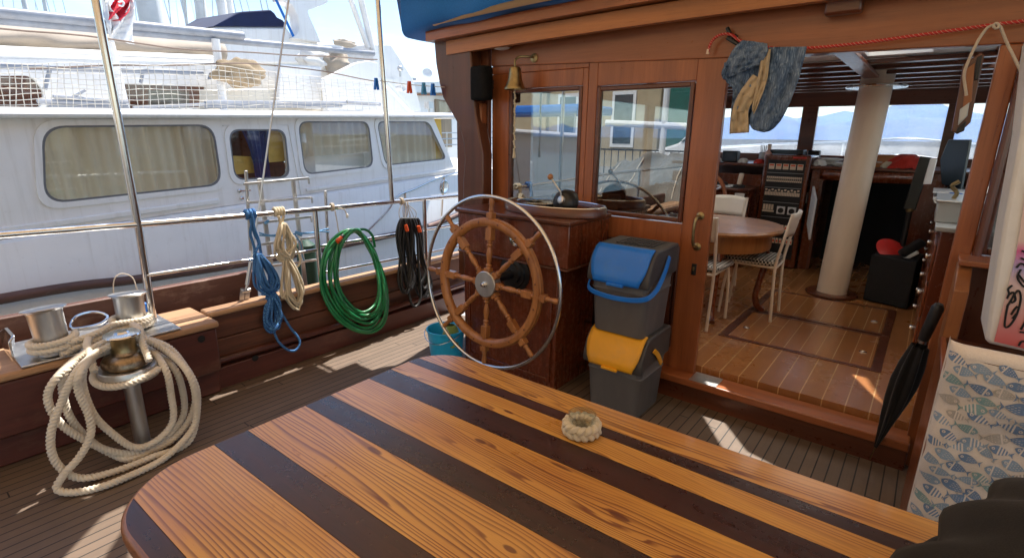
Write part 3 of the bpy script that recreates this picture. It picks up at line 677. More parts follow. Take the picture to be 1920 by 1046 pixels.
# ============================================================ THINGS ON THE AFT DECK
# ---- striped table
TZ = .78
TA = radians(1.2); TC = Vector((-1.4, .75, 0))
def tp(x, y, z):
    c, s = cos(TA), sin(TA); return TC+Vector((x*c-y*s, x*s+y*c, z))
tb = thing('striped_table', 'long varnished deck table striped in golden pine and dark wenge planks', 'table', (-.6, .75, 0))
tx0, tx1, ty0, ty1, rr_ = -.012, 2.1, -.53, .585, .15
def tout(d):
    out = []
    for cx, cy, a, r in ((tx1-rr_, ty1-rr_, 0, rr_), (tx0+rr_, ty1-rr_, pi/2, rr_), (tx0+.21, ty0+.21, pi, .21), (tx1-rr_, ty0+rr_, 1.5*pi, rr_)):
        for k in range(13): t_ = a+pi/2*k/12; out.append((cx+(r+d)*cos(t_), cy+(r+d)*sin(t_)))
    return out
outl = tout(0)
def clip(poly, y, keep_above):
    out = []
    for i in range(len(poly)):
        a, c = poly[i], poly[(i+1) % len(poly)]
        ia, ic = (a[1] >= y) == keep_above, (c[1] >= y) == keep_above
        if ia: out.append(a)
        if ia != ic: t = (y-a[1])/(c[1]-a[1]); out.append((a[0]+t*(c[0]-a[0]), y))
    return out
cuts = [ty0-.01, ty0+.045, -.27, -.178, .003, .092, .247, .343, .428, .475, ty1+.01]
knots = {0: [(-1.22, .62, .05, .022)], 1: [(-1.05, .74, .07, .02), (-.55, .70, .05, .02)], 2: [(-.86, .955, .055, .020), (-.42, .93, .07, .021), (-.62, 1.0, .09, .012)], 3: [(-.9, 1.13, .05, .014)], 4: [(-.9, 1.26, .05, .014)]}
tmats = [pine(k+1, knots[k]) for k in range(5)]+[M['wenge']]
b = MB()
for k in range(10):
    poly = clip(clip(outl, cuts[k], True), cuts[k+1], False)
    b.mi = (k-1)//2 if k % 2 else 5
    m = len(poly); cx = sum(p[0] for p in poly)/m; cy = sum(p[1] for p in poly)/m
    g = .0007
    poly = [(p[0], min(max(p[1], cuts[k]+g), cuts[k+1]-g)) for p in poly]
    b.add([tp(p[0], p[1], TZ) for p in poly], [tuple(range(m))])
b.mi = 5
inner = tout(0); m = len(inner)
prof = [(0., -.0002), (.006, -.003), (.011, -.010), (.012, -.022), (.009, -.040), (0, -.045)]
vs = []
for d, z in prof:
    o_ = tout(d); vs += [tp(p[0], p[1], TZ+z) for p in o_]
fs = [(i*m+k, i*m+(k+1) % m, (i+1)*m+(k+1) % m, (i+1)*m+k) for i in range(len(prof)-1) for k in range(m)]
fs.append(tuple((len(prof)-1)*m+k for k in range(m-1, -1, -1)))
edge_m = wood('oiled table edge', (.30, .12, .045), (.17, .06, .024), 'x', .34, .3, seed=20, wear=(.42, .22, .09))
tmats.append(edge_m); b.mi = 6; b.add(vs, fs)
b.mi = 5; b.add([tp(p[0], p[1], TZ-.003) for p in inner], [tuple(range(m))])
b.build('tabletop', tmats, tb, smooth=45)
for x in (.55, 1.75):
    MB().lathe([(.10, 0), (.10, .02), (.04, .05), (.035, .4), (.05, .70), (.09, .734)], Matrix.Translation(tp(x, .03, 0)), 20).build('leg', M['mah_dark'], tb)
# ---- rope knot ring with glass dish on the table
kn = onz(1090, 812, TZ); kn.z = TZ+.001
rg = thing('rope_ring', 'small plaited rope ring holding a glass dish on the striped table', 'ashtray', kn)
b = MB()
for s in range(3):
    pts = []
    for k in range(120):
        a = 2*pi*k/120; q = 5*a+2*pi*s/3
        pts.append(kn+Vector(((.043+.006*sin(q*2))*cos(a), (.043+.006*sin(q*2))*sin(a), .0215+.0125*sin(q))))
    b.tube(pts, .0092, 10, closed=True, lobes=5, twist=60, depth=.15)
b.build('plaited_rope', M['rope_cream'], rg)
b = MB(); b.lathe([(0, .006), (.030, .006), (.036, .012), (.040, .062), (.037, .062), (.033, .014), (0, .012)], Matrix.Translation(kn), 28); b.build('glass_dish', M['pane'], rg)

# ---- helm console
cx0, cx1, cy0 = -2.50, -1.66, 2.57
hc = thing('helm_console', 'red mahogany steering console carrying a spoked ship wheel and oval instrument top', 'console', (-2.08, 2.8, 0))
b = MB(); b.box(cx0+.02, cx1-.03, cy0+.02, 3.05, .001, .82); b.build('body', M['mah_red'], hc, bevel=.006)
b = MB(); b.box(cx0, cx1+.05, cy0, 3.06, .835, 1.095); b.build('upper_box', M['mah_red'], hc, bevel=.006)
b = MB(); b.box(cx0-.01, cx1+.058, cy0-.012, 3.055, .822, .834); b.build('ledge', M['mah_dark_x'], hc, bevel=.004)
b = MB(); b.box(cx0-.025, cx1+.065, cy0-.02, 3.06, 1.097, 1.125); b.build('top', M['mah_dark_x'], hc, bevel=.008, seg=3)
b = MB()
fx0, fx1 = cx0+.09, cx1-.09
b.box(fx0, fx1, cy0+.008, cy0+.0195, .09, .60)
for (x0, x1, z0, z1) in ((fx0-.03, fx0-.001, .06, .63), (fx1+.001, fx1+.03, .06, .63), (fx0-.001, fx1+.001, .601, .63), (fx0-.001, fx1+.001, .06, .089)): b.box(x0, x1, cy0+.002, cy0+.019, z0, z1)
b.build('front_door', M['mah_red'], hc, bevel=.003)
# oval instrument tray with domed compass
oc = Vector((-1.90, 2.83, 1.125)); ea, eb = .36, .20
def ell(r, z, k=0): return lambda t: oc+Vector((ea*r*cos(t), eb*r*sin(t), z))
def oval(b, prof, n=48):
    vs = []
    for r, z in prof: vs += [oc+Vector(((ea+r)*cos(2*pi*k/n), (eb+r)*sin(2*pi*k/n), z)) for k in range(n)]
    fs = [(i*n+k, i*n+(k+1) % n, (i+1)*n+(k+1) % n, (i+1)*n+k) for i in range(len(prof)-1) for k in range(n)]; return b.add(vs, fs)
b = oval(MB(), [(0, 0), (.012, .004), (.014, .05), (.008, .056), (-.01, .056), (-.014, .05), (-.014, .012), (-.35, .012)]); b.build('oval_coaming', M['mah_dark_x'], hc, smooth=50)
b = MB(); b.tube([oc+Vector(((ea+.001)*cos(2*pi*k/60), (eb+.001)*sin(2*pi*k/60), .058)) for k in range(60)], .006, 8, closed=True); b.build('coaming_trim', M['steel'], hc)
dc = Vector((-2.02, 2.83, 1.137))
b = MB(); b.lathe([(.155, 0), (.165, .005), (.165, .02), (.155, .024), (.155, .032), (.166, .036), (.166, .05), (.145, .056), (.135, .052)], Matrix.Translation(dc), 40); cmp_ = b.build('compass_bezel', M['steel'], hc)
b = MB(); b.lathe([(.136, .04), (0.0, .04)], Matrix.Translation(dc), 36); b.build('compass_card', M['black_matte'], hc)
b = MB(); b.lathe([(.138, .052), (.11, .066), (.06, .074), (0, .076)], Matrix.Translation(dc), 36); b.build('compass_glass', M['pane_dark'], hc)
# throttle: black domed head with lever and wooden knob
tcn = ony(1056, 408, 2.76); tcn.z = 1.14
b = MB(); b.lathe([(.085, -.02), (.085, .0), (.078, .035), (.055, .065), (.02, .08), (0, .082)], along(tcn+Vector((0, .03, .06)), (-.25, -1, .35)), 26); b.lathe([(.05, 0), (.06, .0), (.055, .06), (.05, .07)], Matrix.Translation(tcn+Vector((0, .02, -.003))), 20); b.build('throttle_head', M['black'], hc)
kb = ony(1032, 332, 2.72); lv0 = tcn+Vector((.01, -.04, .085))
b = MB(); b.tube([lv0, lv0+Vector((-.005, -.01, .05)), kb], .0055, 8); b.lathe([(0, -.01), (.026, -.01), (.026, .012), (.02, .016), (0, .016)], along(lv0, (-.25, -1, .35)), 16); b.build('throttle_lever', M['steel_dull'], hc)
b = MB(); b.ball(kb, .019, 14); b.build('lever_knob', M['oak'], hc)
# gauge and gland on the front
gp = Vector((-2.0, cy0-.002, .975))
b = MB(); b.lathe([(0, 0), (.048, 0), (.048, .008), (.040, .012), (.038, .004), (0, .004)], along(gp, (0, -1, 0)), 26); b.build('vent_ring', M['steel'], hc)
b = MB()
for k in range(5): b.box(gp.x-.033+.004*abs(k-2), gp.x+.033-.004*abs(k-2), gp.y-.009, gp.y-.005, gp.z-.026+k*.012, gp.z-.020+k*.012)
b.build('vent_slats', M['black'], hc)
sw = ony(1005, 438, cy0-.002)
b = MB(); b.lathe([(0, 0), (.014, 0), (.014, .006), (0, .008)], along(sw, (0, -1, 0)), 14); b.build('switch', M['black'], hc)
b = MB(); b.lathe([(0, 0), (.12, 0), (.12, .01), (.095, .015), (.09, .03), (.07, .034), (.065, .05), (.03, .055), (.026, .23), (0, .23)], along((-2.02, cy0+.018, .745), (0, -1, 0)), 30); b.build('shaft_gland', M['black'], hc)

# ---- ship's wheel
HC = Vector((-2.005, 2.30, .735)); tilt = radians(3)
WM = Matrix.Translation(HC) @ Matrix.Rotation(-tilt, 4, 'X') @ Matrix.Rotation(radians(1), 4, 'Y')      # local: x right, z up, y forward
def wp(r, a, y=0): return WM @ Vector((r*cos(a), y, r*sin(a)))
n = 64
ring = [(.372, -.022), (.384, -.026), (.404, -.022), (.408, -.008), (.412, -.006), (.412, .018), (.404, .024), (.372, .024), (.358, .016), (.355, -.002), (.360, -.014)]
b = MB(); vs = []
for k in range(n): vs += [wp(r-.012, 2*pi*k/n, y) for r, y in ring]
m = len(ring)
b.add(vs, [(k*m+j, ((k+1) % n)*m+j, ((k+1) % n)*m+(j+1) % m, k*m+(j+1) % m) for k in range(n) for j in range(m)]); whl = b.build('ship_wheel', M['teak_helm'], hc, smooth=40); whl['label'] = 'eight spoked golden teak wheel with outer stainless hoop'
b = MB(); 
for k in range(16):
    a = 2*pi*(k+.5)/16; b.lathe([(0, 0), (.006, 0), (.006, .0015), (0, .002)], along(wp(.375, a, -.0255), WM.to_3x3() @ Vector((0, -1, 0))), 10)
b.build('rim_plugs', M['mah_dark'], whl)
RH = .525
b = MB(); b.tube([wp(RH, 2*pi*k/96) for k in range(96)], .0115, 12, closed=True); b.build('hoop', M['steel'], whl)
b = MB(); Mh = WM @ Matrix.Rotation(pi/2, 4, 'X'); b.lathe([(0, -.03), (.078, -.03), (.08, -.02), (.08, .028), (.076, .031), (.0, .031)], Mh, 32); b.build('hub', M['steel_dull'], whl)
b = MB(); b.lathe([(0, .031), (.02, .031), (.02, .036), (.012, .038), (.012, .055), (.008, .058), (0, .058)], Mh, 6); b.build('hub_nut', M['steel'], whl)
sprof = [(.07, .019), (.10, .019), (.104, .013), (.112, .019), (.118, .019), (.122, .012), (.135, .013), (.17, .0185), (.20, .0165), (.228, .012), (.234, .018), (.242, .018), (.247, .012), (.256, .018), (.262, .014), (.268, .020), (.345, .020), (.40, .0205), (.432, .0205), (.436, .013), (.444, .0175), (.455, .0125), (.47, .0135), (.495, .017), (.515, .0145)]
for k in range(8):
    a = pi/2+k*pi/4; d = (wp(1, a)-wp(0, a)).normalized(); sb = MB()
    zz = WM.to_3x3() @ Vector((0, -1, 0)); xx = d.cross(zz)
    Fm = frame(HC, zz, d.cross(zz), d)
    sb.lathe([(r, z) for z, r in sprof], Fm, 12)
    sb.box(-.021, .021, -.021, .021, .272, .35, Fm) if False else None
    sb.box(-.0205, .0205, -.0205, .0205, .07, .099, Fm); sb.box(-.0215, .0215, -.0215, .0215, .268, .34, Fm); sb.box(-.0215, .0215, -.0215, .0215, .40, .433, Fm)
    sb.build('spoke', M['teak_helm'], whl, bevel=.002, seg=1)

# ---- recycling bins
def bin_(z0, lidmat, colour, label, handle_up):
    bx0, bx1, by0, by1 = -1.43, -1.12, 2.60, 2.90
    t = thing('recycling_bin', label, 'bin', ((bx0+bx1)/2, (by0+by1)/2, z0), 'stacked recycling bins by the door')
    H = .40
    def ringp(x0, x1, y0, y1, z, r=.035): return [Vector((p[0], p[1], z)) for p in rrect(x0, x1, y0, y1, r, 5)]
    def loft(rings, capb=True, capt=True):
        b = MB(); n = len(rings[0]); vs = [v for r in rings for v in r]
        fs = [(i*n+k, i*n+(k+1) % n, (i+1)*n+(k+1) % n, (i+1)*n+k) for i in range(len(rings)-1) for k in range(n)]
        if capb: fs.append(tuple(range(n-1, -1, -1)))
        if capt: fs.append(tuple((len(rings)-1)*n+k for k in range(n)))
        return b.add(vs, fs)
    # tapered body, wider at the top, with a step two thirds up
    rings = []
    for z, o in ((0, 0), (.01, .004), (.25, .018), (.262, .024), (.268, .018), (.33, .022), (H-.075, .024)):
        rings.append(ringp(bx0-o, bx1+o, by0-o*1.0, by1+.01+o*.6, z0+z))
    body = loft(rings).build('body', M['bin_grey'], t, smooth=50)
    # lid housing: low rounded front, higher flat back with a ribbed tray
    lw = .035
    P = [(by0-.045, H-.10), (by0-.056, H-.08), (by0-.052, H-.035), (by0-.022, H+.04), (by0+.028, H+.098), (by0+.06, H+.106), (by1+.03, H+.112), (by1+.04, H+.10), (by1+.04, H-.06), (by0+.0, H-.075)]
    b = MB(); b.prism([(bx0-lw, y, z0+z) for y, z in P], (bx1-bx0+2*lw, 0, 0)); b.build('lid_frame', M['bin_dark'], t, bevel=.012, seg=3, smooth=50)
    # coloured flap follows the front curve
    Q = [(by0-.062, H-.088), (by0-.062, H-.06), (by0-.054, H-.03), (by0-.024, H+.043), (by0+.012, H+.088), (by0+.05, H+.108)]
    fl = spline([Vector((0, y, z)) for y, z in Q], .01); N = len(fl)
    b = MB()
    def flap(u, v):
        p = fl[min(N-1, int(round(v*(N-1))))]; k = 0.80+.20*sin(min(1, v*1.7)*pi/2)
        mid = (bx0+bx1)/2; hw = (bx1-bx0)/2+lw-.018
        return Vector((mid+(u-.5)*2*hw*k, p.y-.004, z0+p.z+.001))
    b.grid(flap, 14, N); b.build('flap', lidmat, t, solid=.008, smooth=60)
    b = MB(); b.box((bx0+bx1)/2-.05, (bx0+bx1)/2+.05, by0-.082, by0-.06, z0+H-.098, z0+H-.082); b.build('flap_grip', lidmat, t, bevel=.003)
    b = MB()
    for k in range(9): b.box(bx0+.06+k*.026, bx0+.072+k*.026, by0+.10, by1-.01, z0+H+.111, z0+H+.117)
    b.build('lid_ribs', M['bin_dark'], t, bevel=.002)
    # handle bail
    for s in (-1, 1):
        pass
    xl, xr, py_, pz = bx0-.048, bx1+.048, by0+.15, H+.03
    if handle_up:
        pts = [Vector((xr, by0+.17, z0+H+.06)), Vector((xr+.004, by0+.11, z0+H-.02)), Vector((xr, by0+.01, z0+H-.11)), Vector((xr-.045, by0-.055, z0+H-.15)), Vector(((xl+xr)/2, by0-.07, z0+H-.165)), Vector((xl+.045, by0-.055, z0+H-.15)), Vector((xl, by0+.01, z0+H-.11)), Vector((xl-.004, by0+.11, z0+H-.02)), Vector((xl, by0+.17, z0+H+.06))]
    else:
        pts = [Vector((xr, by0+.07, z0+H+.03)), Vector((xr+.004, by0+.12, z0+H-.01)), Vector((xr+.004, by0+.17, z0+H-.07)), Vector((xr+.003, by0+.185, z0+H-.085))]
    sp_ = spline(pts, .015)
    b = MB()
    for i in range(len(sp_)-1):
        pass
    wdt = .014; vs = []
    for i, p in enumerate(sp_):
        tdir = (sp_[min(i+1, len(sp_)-1)]-sp_[max(i-1, 0)]).normalized()
        mid = Vector(((xl+xr)/2, by0+.2, p.z)); outw = p-mid; outw -= tdir*outw.dot(tdir); outw.normalize(); sd_ = tdir.cross(outw)
        for du, dv in ((-.005, -wdt), (.005, -wdt), (.005, wdt), (-.005, wdt)): vs.append(p+outw*du+sd_*dv)
    b.add(vs, [(i*4+k, i*4+(k+1) % 4, i*4+4+(k+1) % 4, i*4+4+k) for i in range(len(sp_)-1) for k in range(4)]+[(3, 2, 1, 0), tuple(len(vs)-4+k for k in range(4))])
    b.build('handle', colour, t, bevel=.003, seg=2, smooth=50)
    return t
bin_(0.002, M['yellow_plastic'], M['yellow_plastic'], 'grey plastic bin with yellow flap lid, standing on the deck under another bin', False)
bin_(.505, M['blue_plastic'], M['blue_plastic'], 'grey plastic bin with blue flap lid and blue handle, topmost of the stack', True)

# ---- bucket with a cloth hanging in it
bk = Vector((-2.585, 2.50, 0))
t = thing('bucket', 'bright blue plastic bucket standing between console and bulwark', 'bucket', bk)
MB().lathe([(0, .002), (.105, .002), (.11, .006), (.135, .235), (.142, .24), (.142, .25), (.134, .25), (.128, .236), (.104, .012), (0, .01)], Matrix.Translation(bk), 32).build('pail', M['bucket_blue'], t)
MB().tube(spline([bk+Vector((-.14, 0, .23)), bk+Vector((-.135, -.08, .22)), bk+Vector((-.05, -.145, .19)), bk+Vector((.06, -.145, .18)), bk+Vector((.135, -.07, .21)), bk+Vector((.14, 0, .23))], .02), .003, 6).build('wire_handle', M['steel'], t)
b = MB(); r = random.Random(4)
gcl = fabric('green yellow cleaning cloth', (.28, .36, .10), (.16, .24, .06), 200)
b.grid(lambda u, v: bk+Vector((.06+.07*cos(2*pi*u)*(.4+.6*v), -.01+.075*sin(2*pi*u)*(.4+.6*v), .29-.13*v*v+.02*sin(u*19)*v)), 24, 8, closeu=True); tag(b.build('cleaning_cloth', gcl), 'crumpled green cloth stuffed into the blue bucket', 'cloth')

# ---- bell, lamp, speaker on the aft wall
bp = ony(966, 128, 2.95)
t = thing('ship_bell', 'brass ship bell on a wall bracket with knotted lanyard below', 'bell', bp+Vector((0, 0, -.25)))
top = ony(966, 125, 2.96); top.z -= .0
MB().lathe([(0, 0), (.022, -.001), (.034, -.006), (.040, -.018), (.043, -.05), (.050, -.09), (.064, -.125), (.074, -.140), (.074, -.147), (.066, -.147), (.058, -.13), (.045, -.09), (0, -.02)], Matrix.Translation(top), 36).build('bell_body', M['brass'], t)
MB().tube(spline([top+Vector((0, 0, -.004)), top+Vector((-.002, 0, .035)), top+Vector((.012, .03, .062)), top+Vector((.05, .08, .066)), top+Vector((.065, .128, .065))], .01), .0075, 8).lathe([(0, 0), (.03, 0), (.03, .006), (.012, .012), (0, .012)], along(top+Vector((.066, .128, .062)), (0, -1, 0)), 16).build('bracket', M['brass'], t)
lan = [top+Vector((0, .0, -.1-.035*k)) for k in range(13)]
b = MB()
for k in range(24):
    z = -.13-k*.018; b.ball(top+Vector((.003*sin(k*2.1), .003*cos(k*1.7), z)), .0075, 8, (1, 1, 1.3))
b.tube(lan, .003, 6); b.lathe([(0, 0), (.008, -.005), (.012, -.05), (.004, -.055), (0, -.055)], Matrix.Translation(top+Vector((0, 0, -.55))), 8); b.build('lanyard', M['rope_cream'], t)
lp = ony(935, 100, 2.99); lp = Vector((lp.x, 3.02, 2.212))
t = thing('dome_light', 'small round brass deck light under the roof edge near the bell', 'lamp', lp)
MB().lathe([(.075, .0), (.078, -.006), (.074, -.016), (.06, -.02)], Matrix.Translation(lp), 28).build('rim', M['brass'], t)
MB().lathe([(.062, -.018), (.05, -.028), (.025, -.034), (0, -.035)], Matrix.Translation(lp), 28).build('lens', M['white_paint'], t)
s0 = ony(903, 157, 2.95)
t = thing('wall_speaker', 'small black rounded loudspeaker mounted high in the dark wall recess', 'speaker', s0+Vector((0, 0, -.11)))
o_ = rrect(-.082, .082, -.055, .055, .045, 6)
b = MB(); rings = [(-.112, .9), (-.105, .98), (-.09, 1), (.09, 1), (.105, .98), (.112, .9)]
vs = [s0+Vector((p[0]*k, p[1]*k, z)) for z, k in rings for p in o_]; n = len(o_)
b.add(vs, [(i*n+k, i*n+(k+1) % n, (i+1)*n+(k+1) % n, (i+1)*n+k) for i in range(5) for k in range(n)]+[tuple(range(n-1, -1, -1)), tuple(5*n+k for k in range(n))]); b.build('cabinet', M['speaker_black'], t, smooth=40)
MB().box(s0.x-.02, s0.x+.02, s0.y+.05, 3.06, s0.z-.03, s0.z+.03).build('bracket', M['black'], t)

# ---- windlass plate with bollards, capstan winch, mooring rope
t = thing('mooring_bitts', 'pair of flared stainless bollards on a steel plate on the bulwark cap', 'bollard', (-3.5, .65, .5))
b = MB(); b.box(-3.66, -3.238, .34, 1.03, .503, .515); b.build('base_plate', M['steel_dull'], t, bevel=.004)
def bollard(base, tilt, s=1.0, h=0.):
    Mx = Matrix.Translation(base) @ Matrix.Rotation(tilt[0], 4, 'X') @ Matrix.Rotation(tilt[1], 4, 'Y')
    return MB().lathe([(0, 0), (.062*s, 0), (.064*s, .01), (.068*s, .145+h), (.073*s, .158+h), (.086*s, .166+h), (.088*s, .170+h), (.084*s, .174+h), (.03, .176+h), (0, .176+h)], Mx, 36).build('bollard', M['steel_dull'], t)
B1 = Vector((-3.315, .485, .514)); B2 = Vector((-3.42, .848, .514))
bollard(B1, (.02, -.14), 1.04, .065); bollard(B2, (-.06, -.12), 1.06, .035)
b = MB(); pl = ony(70, 660, .40); b.prism([(-3.62, .33, .516), (-3.62, .33, .60), (-3.60, .355, .62), (-3.42, .355, .62), (-3.40, .33, .60), (-3.40, .33, .516)], (0, .012, 0)); b.build('fairlead', M['steel'], t, bevel=.004)
b = MB(); b.tube(spline([(-3.66, .62, .53), (-3.70, .66, .575), (-3.69, .74, .585), (-3.64, .79, .56), (-3.60, .75, .535), (-3.62, .66, .525)], .02, True), .008, 8, closed=True); b.build('cleat_loop', M['steel'], t)
# winch on its post
wb = onx(268, 828, -3.02); wx, wy = -3.02, wb.y
tw = thing('capstan_winch', 'bronze and steel winch on a stainless post beside the bulwark', 'winch', (wx, wy, 0))
Tm = Matrix.Translation((wx, wy, 0))
MB().lathe([(0, 0), (.06, 0), (.06, .008), (.036, .012), (.036, .40), (0, .40)], Tm, 24).build('post', M['steel_dull'], tw)
MB().lathe([(0, .395), (.12, .395), (.128, .40), (.130, .455), (.126, .462), (0, .464)], Tm, 40).build('drum_plate', M['steel_dull'], tw)
MB().lathe([(0, .465), (.10, .465), (.108, .478), (.106, .500), (.092, .520), (.062, .532), (.056, .545), (0, .545)], Tm, 36).build('barrel_base', M['bronze'], tw)
MB().lathe([(0, .545), (.057, .545), (.052, .56), (.052, .605), (.058, .618), (0, .619)], Tm, 32).build('barrel', M['brass'], tw)
MB().lathe([(0, .620), (.074, .620), (.080, .627), (.076, .634), (.035, .637), (.026, .645), (.0, .645)], Tm, 32).build('top_cap', M['steel'], tw)

def Z5(x, y): return x*.4416, 480+y*.4416
def loop(ps, X, zmin=.022):
    out = []
    for q in ps:
        px, py = Z5(q[0], q[1]); xx = X if len(q) < 3 else q[2]
        if len(q) < 3 and q[1] < 470: xx -= min(1, (470-q[1])/70)*.20
        p = onx(px, py, xx)
        if p.z < zmin: p = onz(px, py, zmin)
        out.append(p)
    return out
R_ = .016
tr = thing('mooring_rope', 'thick white three strand mooring rope coiled over the winch and bollards', 'rope', (-3.0, .55, 0))
coils = [
 ([(600, 345), (470, 360), (330, 430), (240, 520), (205, 600), (240, 690), (330, 765), (450, 825), (600, 832), (720, 790), (800, 700), (828, 600), (800, 490), (720, 390), (600, 345)], -2.93),
 ([(520, 375), (380, 415), (285, 480), (262, 560), (300, 680), (370, 775), (470, 835), (560, 858), (680, 800), (770, 700), (780, 600), (740, 480), (650, 400), (560, 372)], -2.965),
 ([(560, 395), (420, 415), (360, 470), (350, 560), (415, 690), (520, 790), (600, 810), (690, 760), (735, 690), (730, 590), (700, 480), (640, 405), (560, 380)], -2.90),
 ([(430, 400), (330, 480), (250, 640), (218, 760), (240, 880), (330, 940), (480, 912), (650, 852), (800, 790), (838, 640), (815, 520), (740, 410), (640, 365), (500, 370)], -2.87),
 ([(420, 405), (345, 490), (330, 560), (375, 670), (380, 760), (340, 850), (275, 925), (245, 985), (330, 998), (500, 955), (700, 855), (815, 740), (832, 620), (800, 500), (700, 395), (560, 352)], -2.84),
]
cpt = []
b = MB()
for ps, X in coils:
    q = wob(spline(loop(ps, X), .004, True), .004, 4, len(ps)); b.tube(q, R_, 15, closed=True, lobes=3, twist=115, depth=.40)
b.build('hanging_coils', M['rope_white'], tr, smooth=80)
b = MB()
lp_ = [(wx+.143*cos(a), wy+.143*sin(a), .425+.012*sin(a*2)) for a in [radians(d) for d in range(-150, 60, 15)]]
b.tube(spline(lp_, .004), R_, 15, lobes=3, twist=115, depth=.40)
# turns round the bollards, then across to the winch
for c, rb, turns, z0_, ph in ((B1, .090, 2, .532, 0), (B2, .088, 1.4, .532, 1)):
    pts = [(c.x+rb*cos(a), c.y+rb*sin(a), z0_+.031*a/(2*pi)) for a in [ph+k*pi/8 for k in range(int(16*turns)+5)]]
    b.tube(spline(pts, .004), R_, 15, lobes=3, twist=115, depth=.40)
for k in range(2):
    z = .545+.034*k
    pts = [B1+Vector((.083, .03, z-B1.z)), B1+Vector((.07, .15, z-B1.z+.01)), B2+Vector((.09, -.10, z-B2.z+.012)), B2+Vector((.078, .03, z-B2.z)), B2+Vector((.03, .09, z-B2.z))]
    b.tube(spline(pts, .004), R_, 15, lobes=3, twist=115, depth=.40)
pts = [B2+Vector((.075, -.02, .03)), Vector((-3.30, .82, .575)), Vector((-3.12, .80, .60)), Vector((-2.99, .77, .565)), Vector((-2.90, .76, .50))]
b.tube(spline(pts, .004), R_, 15, lobes=3, twist=115, depth=.40)
pts = [B1+Vector((.08, .0, .03)), Vector((-3.25, .60, .575)), Vector((-3.12, .575, .58)), Vector((-3.02, .56, .55)), Vector((-2.95, .55, .50))]
b.tube(spline(pts, .004), R_, 15, lobes=3, twist=115, depth=.40)
b.build('bollard_turns', M['rope_white'], tr, smooth=80)
# thin frayed string and blue tab on the outer rail
tl = thing('tether_loop', 'thin frayed string loop with a blue tab behind the bollards', 'string', onx(238, 560, -3.68))
MB().tube(spline([onx(213, 560, -3.68), onx(214, 525, -3.68), onx(228, 513, -3.68), onx(248, 520, -3.67), onx(256, 540, -3.66), onx(264, 560, -3.66), onx(268, 575, -3.66)], .01), .0032, 7).build('string', M['rope_grey'], tl)
b = MB(); a_ = onx(264, 568, -3.67); b.box(a_.x-.02, a_.x+.02, a_.y-.012, a_.y+.03, a_.z-.10, a_.z); b.build('blue_tab', M['blue_plastic'], tl, bevel=.01)

# ---- ropes, hose and cable hanging from the guard rail
XR = -3.415
def hank_loops(b, r, top, bot, w, n, X, seed, dx=.02, step=.012, lobes=3, tw=140):
    rn = random.Random(seed)
    for k in range(n):
        t0 = top+Vector((rn.uniform(-dx, dx), rn.uniform(-.012, .012), rn.uniform(-.01, .01))); b0 = bot+Vector((rn.uniform(-dx, dx), rn.uniform(-w*.5, w*.5), rn.uniform(-.03, .04)))
        m = (t0+b0)/2; ww = w*rn.uniform(.55, 1.)
        q = rn.uniform(.35, .65)
        pts = [t0, t0.lerp(b0, .3)+Vector((rn.uniform(0, dx), -ww*.6, 0)), t0.lerp(b0, .75)+Vector((rn.uniform(0, dx), -ww, 0)), b0+Vector((rn.uniform(0, dx), -ww*.2, 0)), b0+Vector((rn.uniform(0, dx), ww*.35, .01)), t0.lerp(b0, .72)+Vector((rn.uniform(0, dx), ww, 0)), t0.lerp(b0, .3)+Vector((rn.uniform(0, dx), ww*.6, 0))]
        b.tube(spline(pts, step, True), r, 9, closed=True, lobes=lobes, twist=tw, depth=.18)
def wraps(b, c, ry, rx, z0, z1, n, r, lobes=3, tw=140):
    pts = [(c.x+rx*cos(a), c.y+ry*sin(a), z0+(z1-z0)*a/(2*pi*n)) for a in [k*pi/8 for k in range(16*n+1)]]
    b.tube(spline(pts, .006), r, 9, lobes=lobes, twist=tw, depth=.18)
def hx(px, py, off=0.):
    p = onx(px, py, XR+off)
    return onx(px, py, XR+off+(.53-p.z)*.20+.012) if p.z < .53 else p
def at(px, py): return hx(px, py)
def rail_hitch(b, y, zc, r, n=3, lobes=3):
    for k in range(n):
        yy = y+(k-(n-1)/2)*r*2.1
        b.tube([(-3.45+.026*cos(a), yy+.004*sin(a*.5), zc+.026*sin(a)) for a in [q*pi/8 for q in range(16)]], r, 9, closed=True, lobes=lobes, twist=140, depth=.18)
railz = lambda y: 1.113-(y-.4)*.0195 if y < 2.9 else 1.064
# blue
t = thing('blue_rope', 'blue flecked rope gathered in a long hank on the guard rail', 'rope', at(505, 640))
b = MB(); r = .0085
p0 = at(473, 405); rail_hitch(b, p0.y, railz(p0.y), .011, 3)
ch = [at(476, 420), at(470, 450), at(484, 480), at(478, 500), at(490, 520)]
b.tube(wob(spline([at(473, 405), at(480, 440), at(490, 470), at(492, 500)], .01), .008, 8, 1), .009, 9, lobes=3, twist=140)
b.tube(wob(spline([at(468, 408), at(470, 440), at(478, 470), at(484, 505)], .01), .008, 8, 2), .009, 9, lobes=3, twist=140)
b.tube(wob(spline([at(480, 408), at(474, 430), at(484, 455), at(478, 480), at(490, 505)], .01), .008, 8, 5), .009, 9, lobes=3, twist=140)
hank_loops(b, r, at(484, 478), at(505, 545), .06, 14, XR, 11, .035)
wraps(b, at(503, 548), .038, .03, at(503, 553).z, at(503, 540).z, 3, .009)
hank_loops(b, r, at(506, 548), at(514, 618), .06, 12, XR, 12, .035)
b.tube(wob(spline([at(512, 560), at(530, 590), at(548, 618), at(561, 640), at(555, 655), at(540, 655), at(522, 640), at(512, 615)], .01), .004, 6, 3), r, 9, lobes=3, twist=140)
b.build('hank', M['rope_blue'], t, smooth=80)
